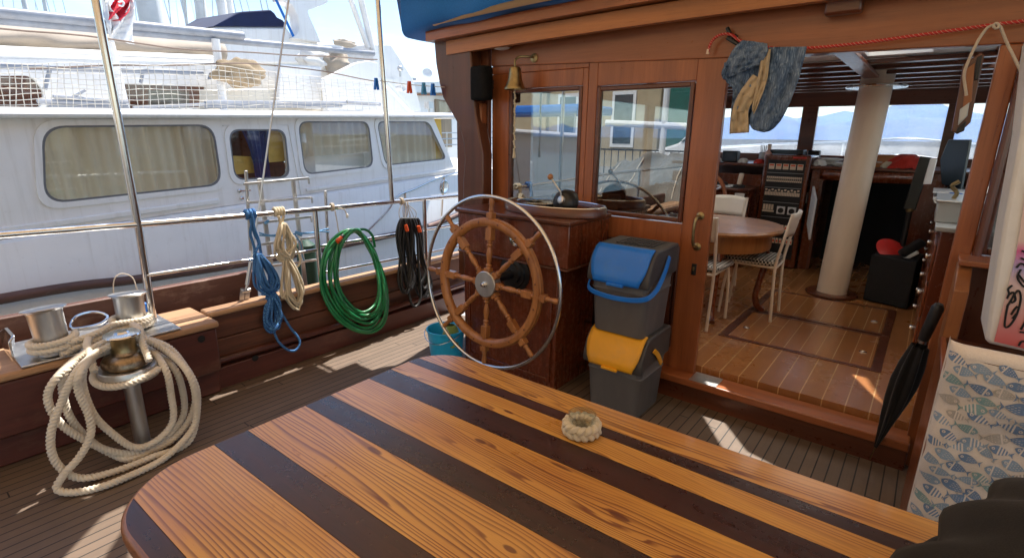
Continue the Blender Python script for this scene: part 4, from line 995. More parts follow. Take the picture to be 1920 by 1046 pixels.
# cream
t = thing('cream_rope', 'cream coloured rope tied in a hank on the guard rail', 'rope', at(548, 575))
b = MB(); r = .0075; p0 = at(527, 400); rail_hitch(b, p0.y, railz(p0.y), .009, 4)
b.tube(spline([at(522, 405), at(526, 420), at(520, 440)], .01), .010, 9, lobes=3, twist=140); b.tube(spline([at(532, 405), at(528, 425), at(536, 440)], .01), .010, 9, lobes=3, twist=140)
hank_loops(b, r, at(528, 420), at(535, 482), .062, 12, XR, 21, .035)
wraps(b, at(535, 483), .036, .028, at(535, 487).z, at(535, 476).z, 3, .0085)
hank_loops(b, r, at(536, 482), at(556, 570), .06, 9, XR, 22, .03)
hank_loops(b, r, at(534, 484), at(530, 560), .045, 2, XR, 24)
b.tube(wob(spline([at(545, 455), at(558, 470), at(563, 490), at(556, 500), at(546, 492)], .01), .004, 6, 3), r, 9, lobes=3, twist=140)
b.build('hank', M['rope_cream'], t, smooth=80)
# green hose
gz = at(660, 435); t = thing('garden_hose', 'green garden hose coiled in wide loops hung from the guard rail', 'hose', at(685, 625))
b = MB(); rn = random.Random(31)
oval_px = [(662, 432), (622, 455), (602, 500), (604, 550), (630, 595), (668, 622), (700, 624), (722, 600), (728, 560), (716, 510), (697, 465)]
for k in range(7):
    s = 1-.05*k+rn.uniform(-.02, .02); cx, cy = 662+5*k*.6, 525+k*3; sx = 1-.065*k
    pts = []
    for px, py in oval_px:
        qx = 662+(px-662)*sx+rn.uniform(-2.5, 2.5)+k*1.2; qy = 438+(py-438)*(1-.035*k)+rn.uniform(-3, 3)
        p = hx(qx, qy, .02+rn.uniform(-.02, .025)+.006*k); p.z = max(p.z, .015); pts.append(p)
    b.tube(spline(pts, .015, True), 0.0118, 10, closed=True)
b.tube(spline([at(650, 440), onx(680, 430, XR+.03), onx(697, 440, XR+.03), onx(703, 463, XR+.03)], .01), .0105, 10)
b.build('coil', M['hose_green'], t, smooth=80)
q = onx(636, 449, XR+.05); b = MB(); b.lathe([(0, -.03), (.015, -.03), (.015, .0), (.018, .003), (.018, .03), (0, .03)], along(q, (.2, -.8, -.4)), 16); b.build('connector', M['orange_plastic'], t)
q2 = q+Vector((-.008, .035, .018)); b = MB(); b.lathe([(0, -.012), (.017, -.012), (.017, .014), (0, .014)], along(q2, (.2, -.8, -.4)), 16); b.build('connector_collar', M['black'], t)
t = thing('hose_tie', 'white string with a rubber toggle tying the green hose to the rail', 'tie', at(640, 440))
b = MB(); yy = at(627, 390).y; rail_hitch(b, yy, railz(yy), .005, 2, 0); b.tube(spline([at(628, 395), at(632, 415), at(636, 435), onx(647, 440, XR+.05), onx(650, 455, XR+.05), onx(643, 463, XR+.05)], .01), .004, 7); b.tube(spline([at(634, 390), at(645, 393), at(650, 402)], .01), .004, 7); b.build('string', M['rope_grey'], t)
b = MB(); b.ball(at(651, 405), .012, 10, (1, 1, 1.5)); b.build('toggle', M['white_paint'], t)
# black shore cable
t = thing('shore_cable', 'black electric cable in two limp bundles tied to the guard rail', 'cable', at(778, 575))
b = MB(); rn = random.Random(41)
for k in range(22):
    x = 757+rn.uniform(-6, 10) if k % 2 else 775+rn.uniform(-4, 8); bx = (762+rn.uniform(-8, 14)) if k % 2 else 792+rn.uniform(-10, 8); by = (535 if k % 2 else 545)+rn.uniform(-20, 18); ww = rn.uniform(7, 11)
    if k == 4: bx, by = 778, 575
    d = XR+.01+rn.uniform(-.03, .05)
    d -= XR; pts = [hx(x, 410, d), hx(x-ww, 440, d), hx((x+bx)/2-ww, 490, d), hx(bx-ww, by-20, d), hx(bx, by, d+.01), hx(bx+ww, by-20, d+.01), hx((x+bx)/2+ww*.9, 490, d+.01), hx(x+ww*.9, 440, d+.005)]
    b.tube(spline(pts, .015, True), .0105, 9, closed=True)
b.build('coil', M['rubber'], t, smooth=80)
for px, py in ((762, 428), (786, 430)):
    q = onx(px, py, XR+.065); b = MB(); b.lathe([(0, -.03), (.014, -.03), (.016, 0), (.016, .025), (0, .025)], along(q, (.1, .2, -1)), 14); b.build('connector', M['orange_plastic'], t)
t = thing('cable_tie', 'loose pale string loops holding the black cable on the rail', 'tie', at(770, 430))
b = MB(); yy = at(757, 375).y; rail_hitch(b, yy, railz(yy), .004, 3, 0)
for k in range(4):
    x = 755+k*6; b.tube(wob(spline([at(757, 377), at(x-6, 395), at(x-2, 418), at(x+8, 405), at(764, 380)], .01), .01, 6, k), .003, 6)
b.build('string', M['rope_grey'], t)
# ---- stay with turnbuckle
t = thing('backstay', 'steel wire stay running down to a rigging screw at the rail base', 'stay', onx(460, 560, -3.50))
lo, hi = onx(474, 470, -3.50), onx(541, 0, -3.50); hi = lo+(hi-lo)*1.25
b = MB(); b.tube([lo, hi], .0065, 8); b.build('wire', M['steel_dull'], t)
b = MB(); d0 = onx(461, 545, -3.50); b.tube([lo, lo.lerp(d0, .25), lo.lerp(d0, .27), lo.lerp(d0, .85), lo.lerp(d0, .87), d0], [.008, .008, .013, .013, .008, .008], 12); b.build('rigging_screw', M['steel_dull'], t)
b = MB(); e_ = onx(456, 570, -3.50)
for s in (-1, 1): b.bar(d0+Vector((0, .018*s, .02)), e_+Vector((0, .018*s, -.02)), .004, .03, up=(0, 1, 0))
b.lathe([(0, -.03), (.012, -.03), (.012, .03), (0, .03)], along(d0, (0, 1, 0)), 12); b.lathe([(0, -.03), (.012, -.03), (.012, .03), (0, .03)], along(e_, (0, 1, 0)), 12); b.build('toggle_fork', M['steel_dull'], t)
# ---- boarding ladder outside the rail, lashed with blue twine
t = thing('boarding_ladder', 'folded stainless boarding ladder standing outside the guard rail', 'ladder', (-3.82, 1.95, .4))
XL = -3.82
def lad(x, y): return onx(x, y, XL)
b = MB(); b.bar(lad(486, 335), lad(520, 580), .012, .034, up=(0, 1, 0)); b.build('stile', M['steel_dull'], t, bevel=.003)
b = MB(); b.bar(lad(549, 335), lad(578, 580), .012, .034, up=(0, 1, 0)); b.build('stile', M['steel_dull'], t, bevel=.003)
for (xa, ya, xb, yb) in ((455, 345, 577, 334), (463, 380, 583, 370), (480, 418, 582, 406), (488, 458, 590, 444), (492, 500, 596, 486)):
    b = MB(); dx = Vector((.012, 0, 0)); b.bar(lad(xa, ya)+dx, lad(xb, yb)+dx, .022, .018); e = lad(xb, yb)+dx; b.bar(e, e+Vector((0, 0, -.045)), .02, .008, up=(0, 1, 0)); b.build('rung', M['steel_dull'], t, bevel=.002)
b = MB(); b.bar(lad(461, 320), lad(470, 470), .014, .02, up=(0, 1, 0)); b.build('hook_arm', M['steel_dull'], t, bevel=.002)
b = MB(); b.bar(lad(610, 358), lad(616, 480), .014, .022, up=(0, 1, 0)); b.build('hook_arm', M['steel_dull'], t, bevel=.002)
t = thing('twine_lashing', 'light blue twine lashed across the boarding ladder rungs', 'rope', lad(550, 470))
b = MB(); X2 = XL+.035
def l2(x, y): return onx(x, y, X2)
b.tube(wob(spline([l2(486, 437), l2(510, 440), l2(540, 440), l2(580, 436), l2(617, 430)], .01), .006, 8, 1), .006, 7)
b.tube(wob(spline([l2(486, 440), l2(520, 444), l2(560, 438), l2(617, 434)], .01), .006, 8, 2), .006, 7)
b.tube(wob(spline([l2(553, 440), l2(562, 452), l2(566, 470), l2(570, 490)], .01), .006, 8, 3), .005, 7)
for k in range(5): q = l2(556+k*2, 436+k); b.ball(q, .014, 8)
for k in range(4): q = l2(498+k*1.5, 418-k); b.ball(q, .012, 8)
b.build('twine', M['rope_ltblue'], t, smooth=80)
# green fender panel behind
t = MB(); q = onx(576, 495, -3.9); t.lathe([(0, -.2), (.03, -.2), (.075, -.16), (.075, .16), (.03, .2), (0, .2)], Matrix.Translation(q), 20)
tag(t.build('fender', paint('dark green fender cover', (.02, .07, .045), .6, .15, 8)), 'dark green covered fender hanging outside behind the cream rope', 'fender')

# ============================================================ THINGS BY THE DOORWAY, STARBOARD SIDE
# ---- red line with trousers and a hanging string
def sheet(L, R, n, m, Y, amp=.012, folds=5, seed=0, ph=None):
    """cloth between two pixel polylines at depth Y(u, v), with soft folds"""
    Ls = spline([Vector((x, y, 0)) for x, y in L], 4); Rs = spline([Vector((x, y, 0)) for x, y in R], 4); rn = random.Random(seed); p = [rn.uniform(0, 6) for _ in range(5)]
    def fn(u, v):
        a = Ls[min(len(Ls)-1, int(v*(len(Ls)-1)+.5))]; c = Rs[min(len(Rs)-1, int(v*(len(Rs)-1)+.5))]; q = a.lerp(c, u)
        y = Y(u, v) if callable(Y) else Y
        y += amp*(sin(u*folds*2*pi*(1+.25*v)+p[0]+v*1.3)+.6*sin(u*folds*4.3+p[1]-v*4)+.5*sin(v*9+u*5+p[2])) * (.35+.65*min(1, v*3))
        y += amp*.35*(sin(v*31+u*9+p[3])+sin(v*23-u*17+p[4]))
        return ony(q.x, q.y, y)
    return MB().grid(fn, n, m)
t = thing('line_cleat', 'black horned cleat screwed to the header board', 'cleat', ony(1372, 68, 3.07))
q = ony(1374, 70, 3.05); b = MB(); b.bar(q+Vector((-.035, 0, .05)), q+Vector((.0, 0, -.01)), .018, .022, (0, 1, 0)); b.bar(q+Vector((-.03, 0, .0)), q+Vector((.05, 0, -.05)), .02, .022, (0, 1, 0)); b.bar(q, q+Vector((0, .05, 0)), .03, .03)
tag(b.build('horn', M['black'], t, bevel=.005), None, None)
YL = 3.03
t = thing('red_line', 'red flecked rope line stretched along the header board above the doorway', 'rope', ony(1500, 92, YL))
b = MB(); b.tube(spline([ony(1328, 99, YL), ony(1331, 85, YL), ony(1340, 72, YL), ony(1355, 65, YL), ony(1372, 66, YL), ony(1390, 78, YL), ony(1440, 90, YL), ony(1512, 91, YL), ony(1600, 83, YL), ony(1720, 67, YL), ony(1870, 46, YL), ony(1920, 40, YL), ony(2050, 20, YL)], .01), .0075, 10, lobes=8, twist=60, depth=.1)
b.build('line', M['rope_red'], t, smooth=80)
b = MB(); a0, a1 = ony(1326.5, 102, YL), ony(1328.5, 93, YL); b.tube([a0, a1], .0085, 10); b.build('whipping', M['cream_paint'], t)
t = thing('patched_trousers', 'faded blue denim trousers with beige patches hung over the red line', 'trousers', ony(1430, 245, 2.99))
sheet([(1392, 76), (1376, 92), (1366, 110), (1356, 128), (1353, 142), (1358, 150)], [(1438, 82), (1440, 95), (1432, 112), (1424, 122), (1418, 124), (1412, 126)], 26, 26, lambda u, v: 2.975-.015*sin(v*pi), .008, 3, 5).build('waistband', M['denim'], t, solid=.006, smooth=80)
sheet([(1358, 118), (1356, 140), (1363, 156), (1374, 166), (1372, 200), (1369, 235), (1369, 250)], [(1432, 110), (1438, 130), (1432, 160), (1424, 185), (1412, 205), (1406, 225), (1404, 247)], 30, 44, lambda u, v: 2.995, .010, 3, 6).build('patched_leg', [M['denim']], t, solid=.004, smooth=80)
sheet([(1412, 140), (1400, 155), (1388, 172), (1377, 195), (1370, 225), (1368, 251)], [(1429, 150), (1422, 170), (1411, 192), (1404, 205), (1403, 225), (1404, 249)], 20, 36, lambda u, v: 2.972, .007, 2, 7).build('beige_patch', M['khaki'], t, solid=.003, smooth=80)
sheet([(1437, 92), (1428, 108), (1424, 130), (1418, 160), (1412, 190), (1410, 205)], [(1445, 93), (1443, 115), (1438, 150), (1428, 180), (1418, 205), (1413, 215)], 14, 30, lambda u, v: 2.968, .006, 2, 8).build('beige_lining', M['khaki'], t, solid=.003, smooth=80)
sheet([(1442, 89), (1440, 115), (1434, 150), (1424, 180), (1412, 205), (1406, 228), (1412, 242), (1428, 247)], [(1513, 88), (1508, 110), (1500, 140), (1490, 170), (1478, 200), (1464, 226), (1448, 243), (1432, 248)], 40, 60, lambda u, v: 2.99-.02*sin(u*pi)*v+.016*sin(u*8+v*5)*v, .008, 2.3, 9).build('denim_leg', M['denim'], t, solid=.005, smooth=80)
t = thing('hanging_board', 'narrow framed board with small fittings hanging on a loop of pale string', 'board', ony(1800, 250, 2.94))
YS = 2.96
b = MB(); b.tube(spline([ony(1812, 180, YS), ony(1808, 140, YS), ony(1818, 110, YS), ony(1835, 75, YS), ony(1852, 52, YS), ony(1868, 47, YS), ony(1876, 52, YS), ony(1890, 85, YS), ony(1912, 130, YS), ony(1940, 190, YS)], .01), .0055, 8, lobes=3, twist=180, depth=.18)
b.tube([ony(1868+5*cos(a), 49+5*sin(a), YS-.01) for a in [k*pi/5 for k in range(10)]], .005, 7, closed=True); b.build('string', M['rope_grey'], t, smooth=80)
def slab(b, pts, Y, th): 
    return b.prism([ony(x, y, Y) for x, y in pts], (0, th, 0))
slab(MB(), [(1806, 122), (1840, 98), (1846, 104), (1820, 230), (1796, 252), (1784, 246)], 3.0, .03).build('board', M['mah_dark'], t, bevel=.003)
slab(MB(), [(1812, 130), (1828, 118), (1822, 190), (1804, 210)], 2.985, .013).build('wood_strip', M['ply'], t, bevel=.003)
slab(MB(), [(1832, 108), (1842, 103), (1834, 150), (1826, 150)], 2.984, .014).build('dark_strip', M['black'], t, bevel=.003)
slab(MB(), [(1800, 205), (1818, 192), (1814, 218), (1796, 236)], 2.98, .018).build('grey_plate', M['grey_metal'], t, bevel=.003)
slab(MB(), [(1795, 240), (1812, 226), (1808, 246), (1792, 252)], 2.982, .016).build('black_clip', M['black'], t, bevel=.003)
# ---- umbrella leaning against the jamb
ut, um, ub = Vector((.115, 2.86, .90)), Vector((.088, 2.90, .70)), Vector((.008, 2.99, .10))
t = thing('umbrella', 'furled black umbrella leaning in the corner of the doorway', 'umbrella', (.01, 3.0, 0))
d = (ub-ut).normalized()
def fold(u, v):
    r0 = [.030, .042, .047, .041, .031, .019, .007][min(6, int(v*6.001))]; r1 = [.030, .042, .047, .041, .031, .019, .007][min(6, int(v*6.001)+1)]; rr0 = r0+(r1-r0)*(v*6-int(v*6.001))
    a = 2*pi*u; x = d.cross(Vector((0, 1, 0))).normalized(); y = d.cross(x)
    rr0 *= 1+.22*sin(a*6+v*5)
    return um.lerp(ub, v)+(x*cos(a)+y*sin(a))*rr0
MB().grid(fold, 48, 30, closeu=True).build('canopy', M['umbrella_cloth'], t, smooth=80)
MB().tube([um-d*.02, um-d*.06, ut, ut-d*.02], [.018, .022, .024, .014], 14).build('handle', M['rubber'], t)
MB().tube([um-d*.045, um-d*.02], .0195, 14).build('collar', M['steel'], t)
MB().tube([ub-d*.02, ub+d*.085], [.004, .0025], 8).build('ferrule', M['brass'], t)
# ---- cabinet end board, locker, fish print cover, white cabinet with the drawing
lk = thing('bench_locker', 'wooden bench locker standing against the deckhouse beside the doorway', 'locker', (.6, 2.4, 0))
MB().box(.142, .165, 2.04, 2.78, .0, .80).build('side_board', M['mah_y'], lk, bevel=.005)
MB().box(.1651, 1.4, 2.03, 2.80, .0, .795).build('carcass', M['mah_dark'], lk, bevel=.005)
MB().prism([(.150, 2.80, .70), (.150, 3.05, .70), (.150, 3.05, 1.085), (.150, 2.93, 1.085), (.150, 2.80, 1.0)], (.05, 0, 0)).build('end_board', M['ply'], lk, bevel=.004)
# fish print cloth over the seat back
fp = thing('fish_print_cover', 'cream backrest cover printed with rows of blue fish', 'cushion', (.6, 1.95, .2))
FY = 1.90
fcloth = fabric('cream printed cotton', (.74, .67, .60), (.66, .59, .52), 320, big=6, bigamt=.15, c3=(.58, .52, .46), weave=.2)
def dyes(n, c): return fabric(n, c, tuple(x*.75 for x in c), 300, big=20, bigamt=.3, weave=.2)
fd = [fcloth, dyes('blue fish print', (.19, .29, .46)), dyes('light blue fish print', (.32, .43, .56)), dyes('teal fish print', (.28, .44, .45)), dyes('grey fish print', (.52, .48, .43)), fcloth]
b = MB()
cut = [(x, y) for x, y in rrect(.125, 1.2, FY, FY+.13, .045, 8)]
zt, zb = 1.03, .20
def surfx(x): # front face y at x, slightly padded
    e = min(1, max(0, (x-.125)/.045)); return FY+.045-.045*sqrt(max(0, 1-(1-e)**2))-.006*sin(min(1, (x-.125)*3)*pi*.5)
def pt(x, z, off=0): return Vector((x-(.006*noise.noise(Vector((z*14, 1, 0))) if x < .16 else 0), surfx(x)-off+.004*sin(z*23+x*7)+.003*sin(z*41-x*19)+.014*noise.noise(Vector((x*9, z*5, 2)))+.006*noise.noise(Vector((x*25, z*14, 5))), z-.012*sin(max(0, z-.9)*20)*0))
# front sheet
nx, nz_ = 60, 60
b.grid(lambda u, v: pt(.125+(1.2-.125)*(u**2.2), zb+(zt-.03-zb)*v), nx, nz_)
b.grid(lambda u, v: (lambda x, a: Vector((x, surfx(x)+.03*(1-cos(a)), zt-.03+.03*sin(a))))(.125+(1.2-.125)*(u**2.2), v*pi/2), nx, 8)
b.grid(lambda u, v: (lambda x: Vector((x, surfx(x)+.03+v*.05-.0, zt-.012*v)))(.125+(1.2-.125)*(u**2.2)), nx, 3)
b.grid(lambda u, v: Vector((.125, FY+.045+u*.06, zb+(zt-.0-zb)*v)), 4, 4)
fr = random.Random(12)
def fish(cx, cz, L, ang, kind, colr):
    ca, sa = cos(ang), sin(ang); H = L*fr.uniform(.2, .26)
    def P(x, y, o): return pt(max(.127, cx+(x*ca-y*sa)), cz+(x*sa+y*ca), o)
    b.mi = colr
    n = 14; up = []; dn = []
    for k in range(n+1):
        x = -L/2+L*.86*k/n; h = H*sin(pi*min(1, (k/n)**.8))**.85
        up.append((x, h)); dn.append((x, -h))
    # body as quads strip
    for k in range(n):
        b.mi = colr
        if kind == 0 and k > 4 and k % 2 == 0: b.mi = 5
        if kind == 1 and k in (4,): b.mi = 5
        b.add([P(*dn[k], .002), P(*dn[k+1], .002), P(*up[k+1], .002), P(*up[k], .002)], [(0, 1, 2, 3)])
    b.mi = colr
    xt = L*.34; b.add([P(xt, 0, .0022), P(L*.5, -H*.8, .0022), P(L*.44, 0, .0022), P(L*.5, H*.8, .0022)], [(0, 1, 2, 3)])
    b.mi = 5
    ex = -L*.33; b.add([P(ex+.07*L*cos(a), .02*L+.07*L*sin(a), .003) for a in [q*pi/4 for q in range(8)]], [tuple(range(8))])
    b.mi = colr; b.add([P(ex+.032*L*cos(a), .02*L+.032*L*sin(a), .0035) for a in [q*pi/3 for q in range(6)]], [tuple(range(6))])
    if kind >= 1:
        b.mi = 5
        for i in range(5):
            for j in (-1, 0, 1):
                x = -L*.12+i*L*.1; y = j*H*.42+(.2*H if i % 2 else 0)
                if kind == 1: q = .018*L; b.add([P(x+q*cos(a), y+q*sin(a), .003) for a in [k*pi/3 for k in range(6)]], [tuple(range(6))])
                else: b.add([P(x, y, .003), P(x+L*.07, y+.012*L, .003), P(x+L*.07, y+.03*L, .003), P(x, y+.018*L, .003)], [(0, 1, 2, 3)])
z = .46; row = 0
while z < 1.01:
    x = .148+.027*(row % 2)
    while x < .56:
        L = fr.uniform(.052, .070); fish(x+fr.uniform(-.006, .006), z+fr.uniform(-.009, .009), L, fr.choice((fr.uniform(-.45, .1), fr.uniform(-.6, -.1), pi+fr.uniform(-.3, .3))), fr.randint(0, 2), fr.choice((1, 1, 2, 2, 3, 4)))
        if fr.random() < .6:
            b.mi = fr.choice((2, 4)); q = (x+.04, z+.022); b.add([pt(q[0], q[1], .002), pt(q[0]+.008, q[1]-.004, .002), pt(q[0]+.008, q[1]+.005, .002)], [(0, 1, 2)])
        x += .057
    z += .033; row += 1
b.build('printed_cover', fd, fp, smooth=50)
# white cabinet with a coloured line drawing on its front
cb_ = thing('white_cabinet', 'tall white cabinet behind the fish cover with a pink line drawing on its front', 'cabinet', (.5, 2.6, .8))
pts = [ony(1846, 637, 2.5), ony(1856, 645, 2.5), ony(1990, 676, 2.5), ony(1990, 60, 2.5), ony(1935, 60, 2.5), ony(1913, 250, 2.5), ony(1880, 430, 2.5)]
MB().prism([p for p in pts], (0, .28, 0)).build('cabinet_body', M['white_paint'], cb_, bevel=.012)
def art_mat():
    t = NT('pink and lilac print'); g = t.node('ShaderNodeNewGeometry'); sp = t.node('ShaderNodeSeparateXYZ'); t.lk(g.outputs['Position'], sp.inputs[0])
    n = t.noise(t.pos((1, 1, 1)), 5, 3); zz = t.math('MULTIPLY_ADD', n, .16, sp.outputs['Z'])
    t.set(**{'Base Color': t.ramp(t.math('MULTIPLY_ADD', zz, 1.6, -1.45), [(.1, (.62, .09, .09)), (.28, (.68, .30, .30)), (.42, (.70, .52, .50)), (.52, (.42, .36, .62)), (.62, (.62, .12, .32)), (.7, (.72, .55, .5))]), 'Roughness': .5}); return t.m
ap = [ony(1864, 640, 2.494), ony(1990, 670, 2.494), ony(1990, 340, 2.494), ony(1926, 340, 2.494), ony(1905, 480, 2.494)]
MB().prism(ap, (0, .003, 0)).build('print', art_mat(), cb_)
b = MB(); A = lambda x, y: ony(x, y, 2.4915)
for ln in ([(1888, 575), (1908, 545), (1914, 560), (1906, 590), (1893, 610), (1884, 612), (1886, 590), (1890, 570)], [(1896, 590), (1902, 580), (1908, 574)], [(1898, 597), (1906, 588)], [(1888, 560), (1892, 550), (1890, 542), (1898, 535)], [(1896, 568), (1904, 562), (1900, 548), (1892, 552)], [(1914, 505), (1908, 520), (1918, 536), (1930, 540)], [(1922, 530), (1910, 515)], [(1914, 618), (1924, 600), (1928, 590)], [(1912, 622), (1930, 624)], [(1910, 648), (1916, 640), (1930, 642)], [(1916, 470), (1930, 476)], [(1914, 484), (1930, 490)], [(1930, 550), (1945, 600), (1960, 560), (1950, 520)], [(1906, 502), (1914, 494), (1926, 500)]):
    b.tube(spline([A(*q) for q in ln], .004), .0034, 6)
b.build('black_lines', M['black_matte'], cb_)
# ---- black bag / jacket at the table's end
bg_ = thing('black_bag', 'black soft bag with a zip slumped at the end of the striped table', 'bag', (.5, 1.0, .78))
bc0 = Vector((.605, .80, .785))
def bagpt(u, v, kx=.56, ky=.62, kz=.30, off=0.):
    a = 2*pi*u; e = v*pi/2; rr0 = cos(e)**.75
    x = kx*rr0*cos(a); y = ky*rr0*sin(a); z = kz*sin(e)**.8
    f = .016*sin(a*3+e*4)+.014*sin(a*7-e*6+1)+(.022*abs(sin(a*8.5+e*2+sin(e*6)))+.012*sin(a*23-e*5)+.010*sin(e*15+a*4))*(1-.6*v)
    s = 1+f*1.6*(1-v*.4); q = Vector((x, y, z))
    w_ =   .014*noise.fractal(q*5, 1.0, 2.0, 3)+.007*(1-abs(noise.noise(q*7+Vector((3, 1, sin(a)))))*2.2)*(1-.5*v)
    return bc0+Vector((x*(s+w_), y*(s+w_), max(0, z*(1+f)+w_*.8+off)))
MB().grid(lambda u, v: bagpt(u, v), 200, 60, closeu=True).build('bag_body', M['black_cloth'], bg_, smooth=80)
def flap_(u, v):
    a = 2*pi*u; e = .30+.70*v; p = bagpt(u*.999, max(e, .3), .60, .66, .33); 
    p.z += .012*sin(a*5+1)*(1-v)-.02*(1-v)*(1+sin(a*2)); p.z += .010*sin(a*9+v*4)*v*(1-v)*2+.008*sin(a*4+v*9); return p
MB().grid(flap_, 160, 36, closeu=True).build('flap', M['black_cloth'], bg_, solid=.012, smooth=80)
b = MB(); zr = [bagpt(u, .06+.02*sin(u*20), .57, .63, .3)+Vector((-.006, 0, .004)) for u in [.44+.012*k for k in range(22)]]
b.tube(wob(spline(zr, .004), .004, 30, 2), .006, 7, lobes=2, twist=400, depth=.4)
b.build('zip', M['steel_dull'], bg_)

# ============================================================ INSIDE THE DECKHOUSE
t = thing('mast', 'thick cream painted mast passing through the cabin beside the companionway', 'mast', (-.56, 5.57, .2))
MB().tube([(-.563, 5.57, .205), (-.51, 5.57, 2.05), (-.49, 5.57, 2.6), (-.2, 5.57, 13)], [.124, .121, .12, .10], 36).build('spar', M['cream_paint'], t)
MB().lathe([(.125, 2.03), (.22, 2.03), (.225, 2.038), (.22, 2.048), (.125, 2.05)], Matrix.Translation((-.508, 5.57, 0)), 40).build('deck_collar', M['steel'], t)
MB().lathe([(.12, .206), (.21, .206), (.215, .215), (.21, .226), (.12, .228)], Matrix.Translation((-.565, 5.57, 0)), 40).build('base_ring', M['mah_dark_x'], t)
# bulkhead with companionway and dash shelf
t = thing('forward_bulkhead', 'mahogany forward bulkhead with a dark companionway and shelf under the windscreen', 'bulkhead', (-.55, 6.6, .2))
b = MB(); b.box(-2.58, -1.53, 6.5, 6.56, .2, 1.21); b.box(-1.03, -.92, 6.5, 6.56, .2, 1.30); b.box(-.12, .10, 6.5, 6.56, .2, 1.30); b.box(-.92, -.12, 6.501, 6.559, 1.20, 1.30)
b.build('panel', M['mah_red'], t, bevel=.004)
MB().box(-2.58, 1.45, 6.44, 7.49, 1.302, 1.335).build('dash_shelf', M['mah_dark_x'], t, bevel=.01)
b = MB(); b.box(-.92, -.12, 6.52, 7.3, .0, .195); b.box(-.92, -.12, 7.3, 7.32, .0, 1.3); b.build('companionway_well', M['black_matte'], t)  # black boxes stand in for the darkness down the stairs
MB().grid(lambda u, v: Vector((-.94+.84*u, 6.46-.10*sin(u*pi)*(1), 1.20+.1*v)), 20, 2).build('curved_coaming', M['mah_red'], t, solid=.03)
b = MB(); b.box(-.915, -.885, 6.30, 6.49, .25, 1.2); b.build('side_cheek', M['mah_dark'], t)
# chart desk (port)
t = thing('chart_desk', 'curved mahogany helm desk with white instruments left of the switchboard', 'desk', (-2.0, 6.2, .2))
MB().box(-2.55, -1.56, 6.0, 6.49, .2, 1.05).build('body', M['mah_red'], t, bevel=.01)
MB().prism([(-2.57, 5.95, 1.055), (-1.62, 5.95, 1.055), (-1.54, 6.03, 1.055), (-1.54, 6.49, 1.055), (-2.57, 6.49, 1.055)], (0, 0, .03)).build('top', M['mah_dark_x'], t, bevel=.008)
b = MB(); b.box(-2.5, -1.72, 6.02, 6.30, 1.087, 1.10); b.build('instrument_panel', M['white_paint'], t, bevel=.004)
for x in (-2.32, -2.12, -1.95, -1.85):
    MB().lathe([(0, 0), (.055, 0), (.05, .03), (.035, .034), (0, .034)], Matrix.Translation((x, 6.17, 1.101)), 18).build('dial', M['black'], t)
p = ony(1383, 372, 5.93); MB().box(p.x-.05, p.x+.05, 5.985, 5.995, p.z-.04, p.z+.05).build('pinned_note', M['paper'], t)
t = thing('handset', 'pale handset standing on a dark cradle at the end of the helm desk', 'handset', (-1.66, 6.1, 1.087))
MB().lathe([(0, 0), (.06, 0), (.06, .02), (.04, .03), (0, .03)], Matrix.Translation((-1.66, 6.12, 1.087)), 18).build('cradle', M['black'], t)
MB().bar((-1.66, 6.12, 1.115), (-1.645, 6.12, 1.24), .05, .04, (0, 1, 0)).build('receiver', M['cream_paint'], t, bevel=.012)
# electrical switchboard
ex0, ex1, ey = -1.51, -1.045, 6.42
t = thing('switchboard', 'tall electrical switchboard cabinet with rows of breakers and black meters', 'switchboard', ((ex0+ex1)/2, ey, .2))
MB().box(ex0, ex1, ey, 6.9, .205, 1.44).build('cabinet', M['mah_red'], t, bevel=.02, seg=3)
MB().box(ex0+.045, ex1-.045, ey-.006, ey+.004, .30, 1.385).build('black_panel', M['black'], t, bevel=.002)
W = ex1-ex0-.11; xs = ex0+.055
b = MB(); b.box(ex0+.29, ex0+.42, ey-.004, ey+.001, 1.405, 1.422); b.build('name_tape', M['red_plastic'], t)
def row(z, h, n, gap, mat, name, frac=1., y=.012):
    b = MB(); w_ = W/n
    for k in range(n): b.box(xs+k*w_+gap, xs+(k+1)*w_-gap, ey-y, ey-.0062, z, z+h*frac)
    return b.build(name, mat, t, bevel=.0015)
row(1.285, .06, 5, .007, M['cream_paint'], 'meter_row')
b = MB(); w_ = W/5
for k in range(5):
    b.box(xs+k*w_+.014, xs+(k+1)*w_-.014, ey-.0135, ey-.0122, 1.322, 1.338)
b.build('meter_scales', M['orange_plastic'], t)
for z in (1.245, 1.085, .925, .76): 
    MB().box(xs-.004, xs+W+.004, ey-.009, ey-.0062, z, z+.004).build('trim_line', M['grey_metal'], t)
row(1.15, .058, 18, .0015, M['cream_paint'], 'breaker_row'); row(1.168, .02, 18, .005, M['black'], 'breaker_toggles', 1, .018)
row(1.0, .04, 22, .0015, M['cream_paint'], 'breaker_row')
b = MB()
for k in range(11):
    x = xs+k*W/11; b.box(x+.004, x+W/11-.008, ey-.016, ey-.0062, 1.044+(.0 if k % 2 else .01), 1.062+(.0 if k % 2 else .01))
b.build('fuse_labels', M['cream_paint'], t)
b = MB()
for k in range(4): b.box(xs+.004+.028*k, xs+.026+.028*k, ey-.014, ey-.0062, .84, .90)
b.box(xs, xs+.12, ey-.012, ey-.0062, .815, .835); b.build('breaker_block', M['cream_paint'], t)
for k, x in enumerate((xs+.19, xs+.30)):
    MB().box(x-.042, x+.042, ey-.012, ey-.0062, .80, .885).build('switch_plate', M['white_paint'], t, bevel=.003)
    MB().lathe([(0, 0), (.03, 0), (.026, .018), (0, .02)], along((x, ey-.012, .84), (0, -1, 0)), 18).build('rotary_knob', M['black'], t)
row(.62, .06, 10, .004, M['cream_paint'], 'breaker_row'); row(.47, .06, 10, .004, M['cream_paint'], 'breaker_row')
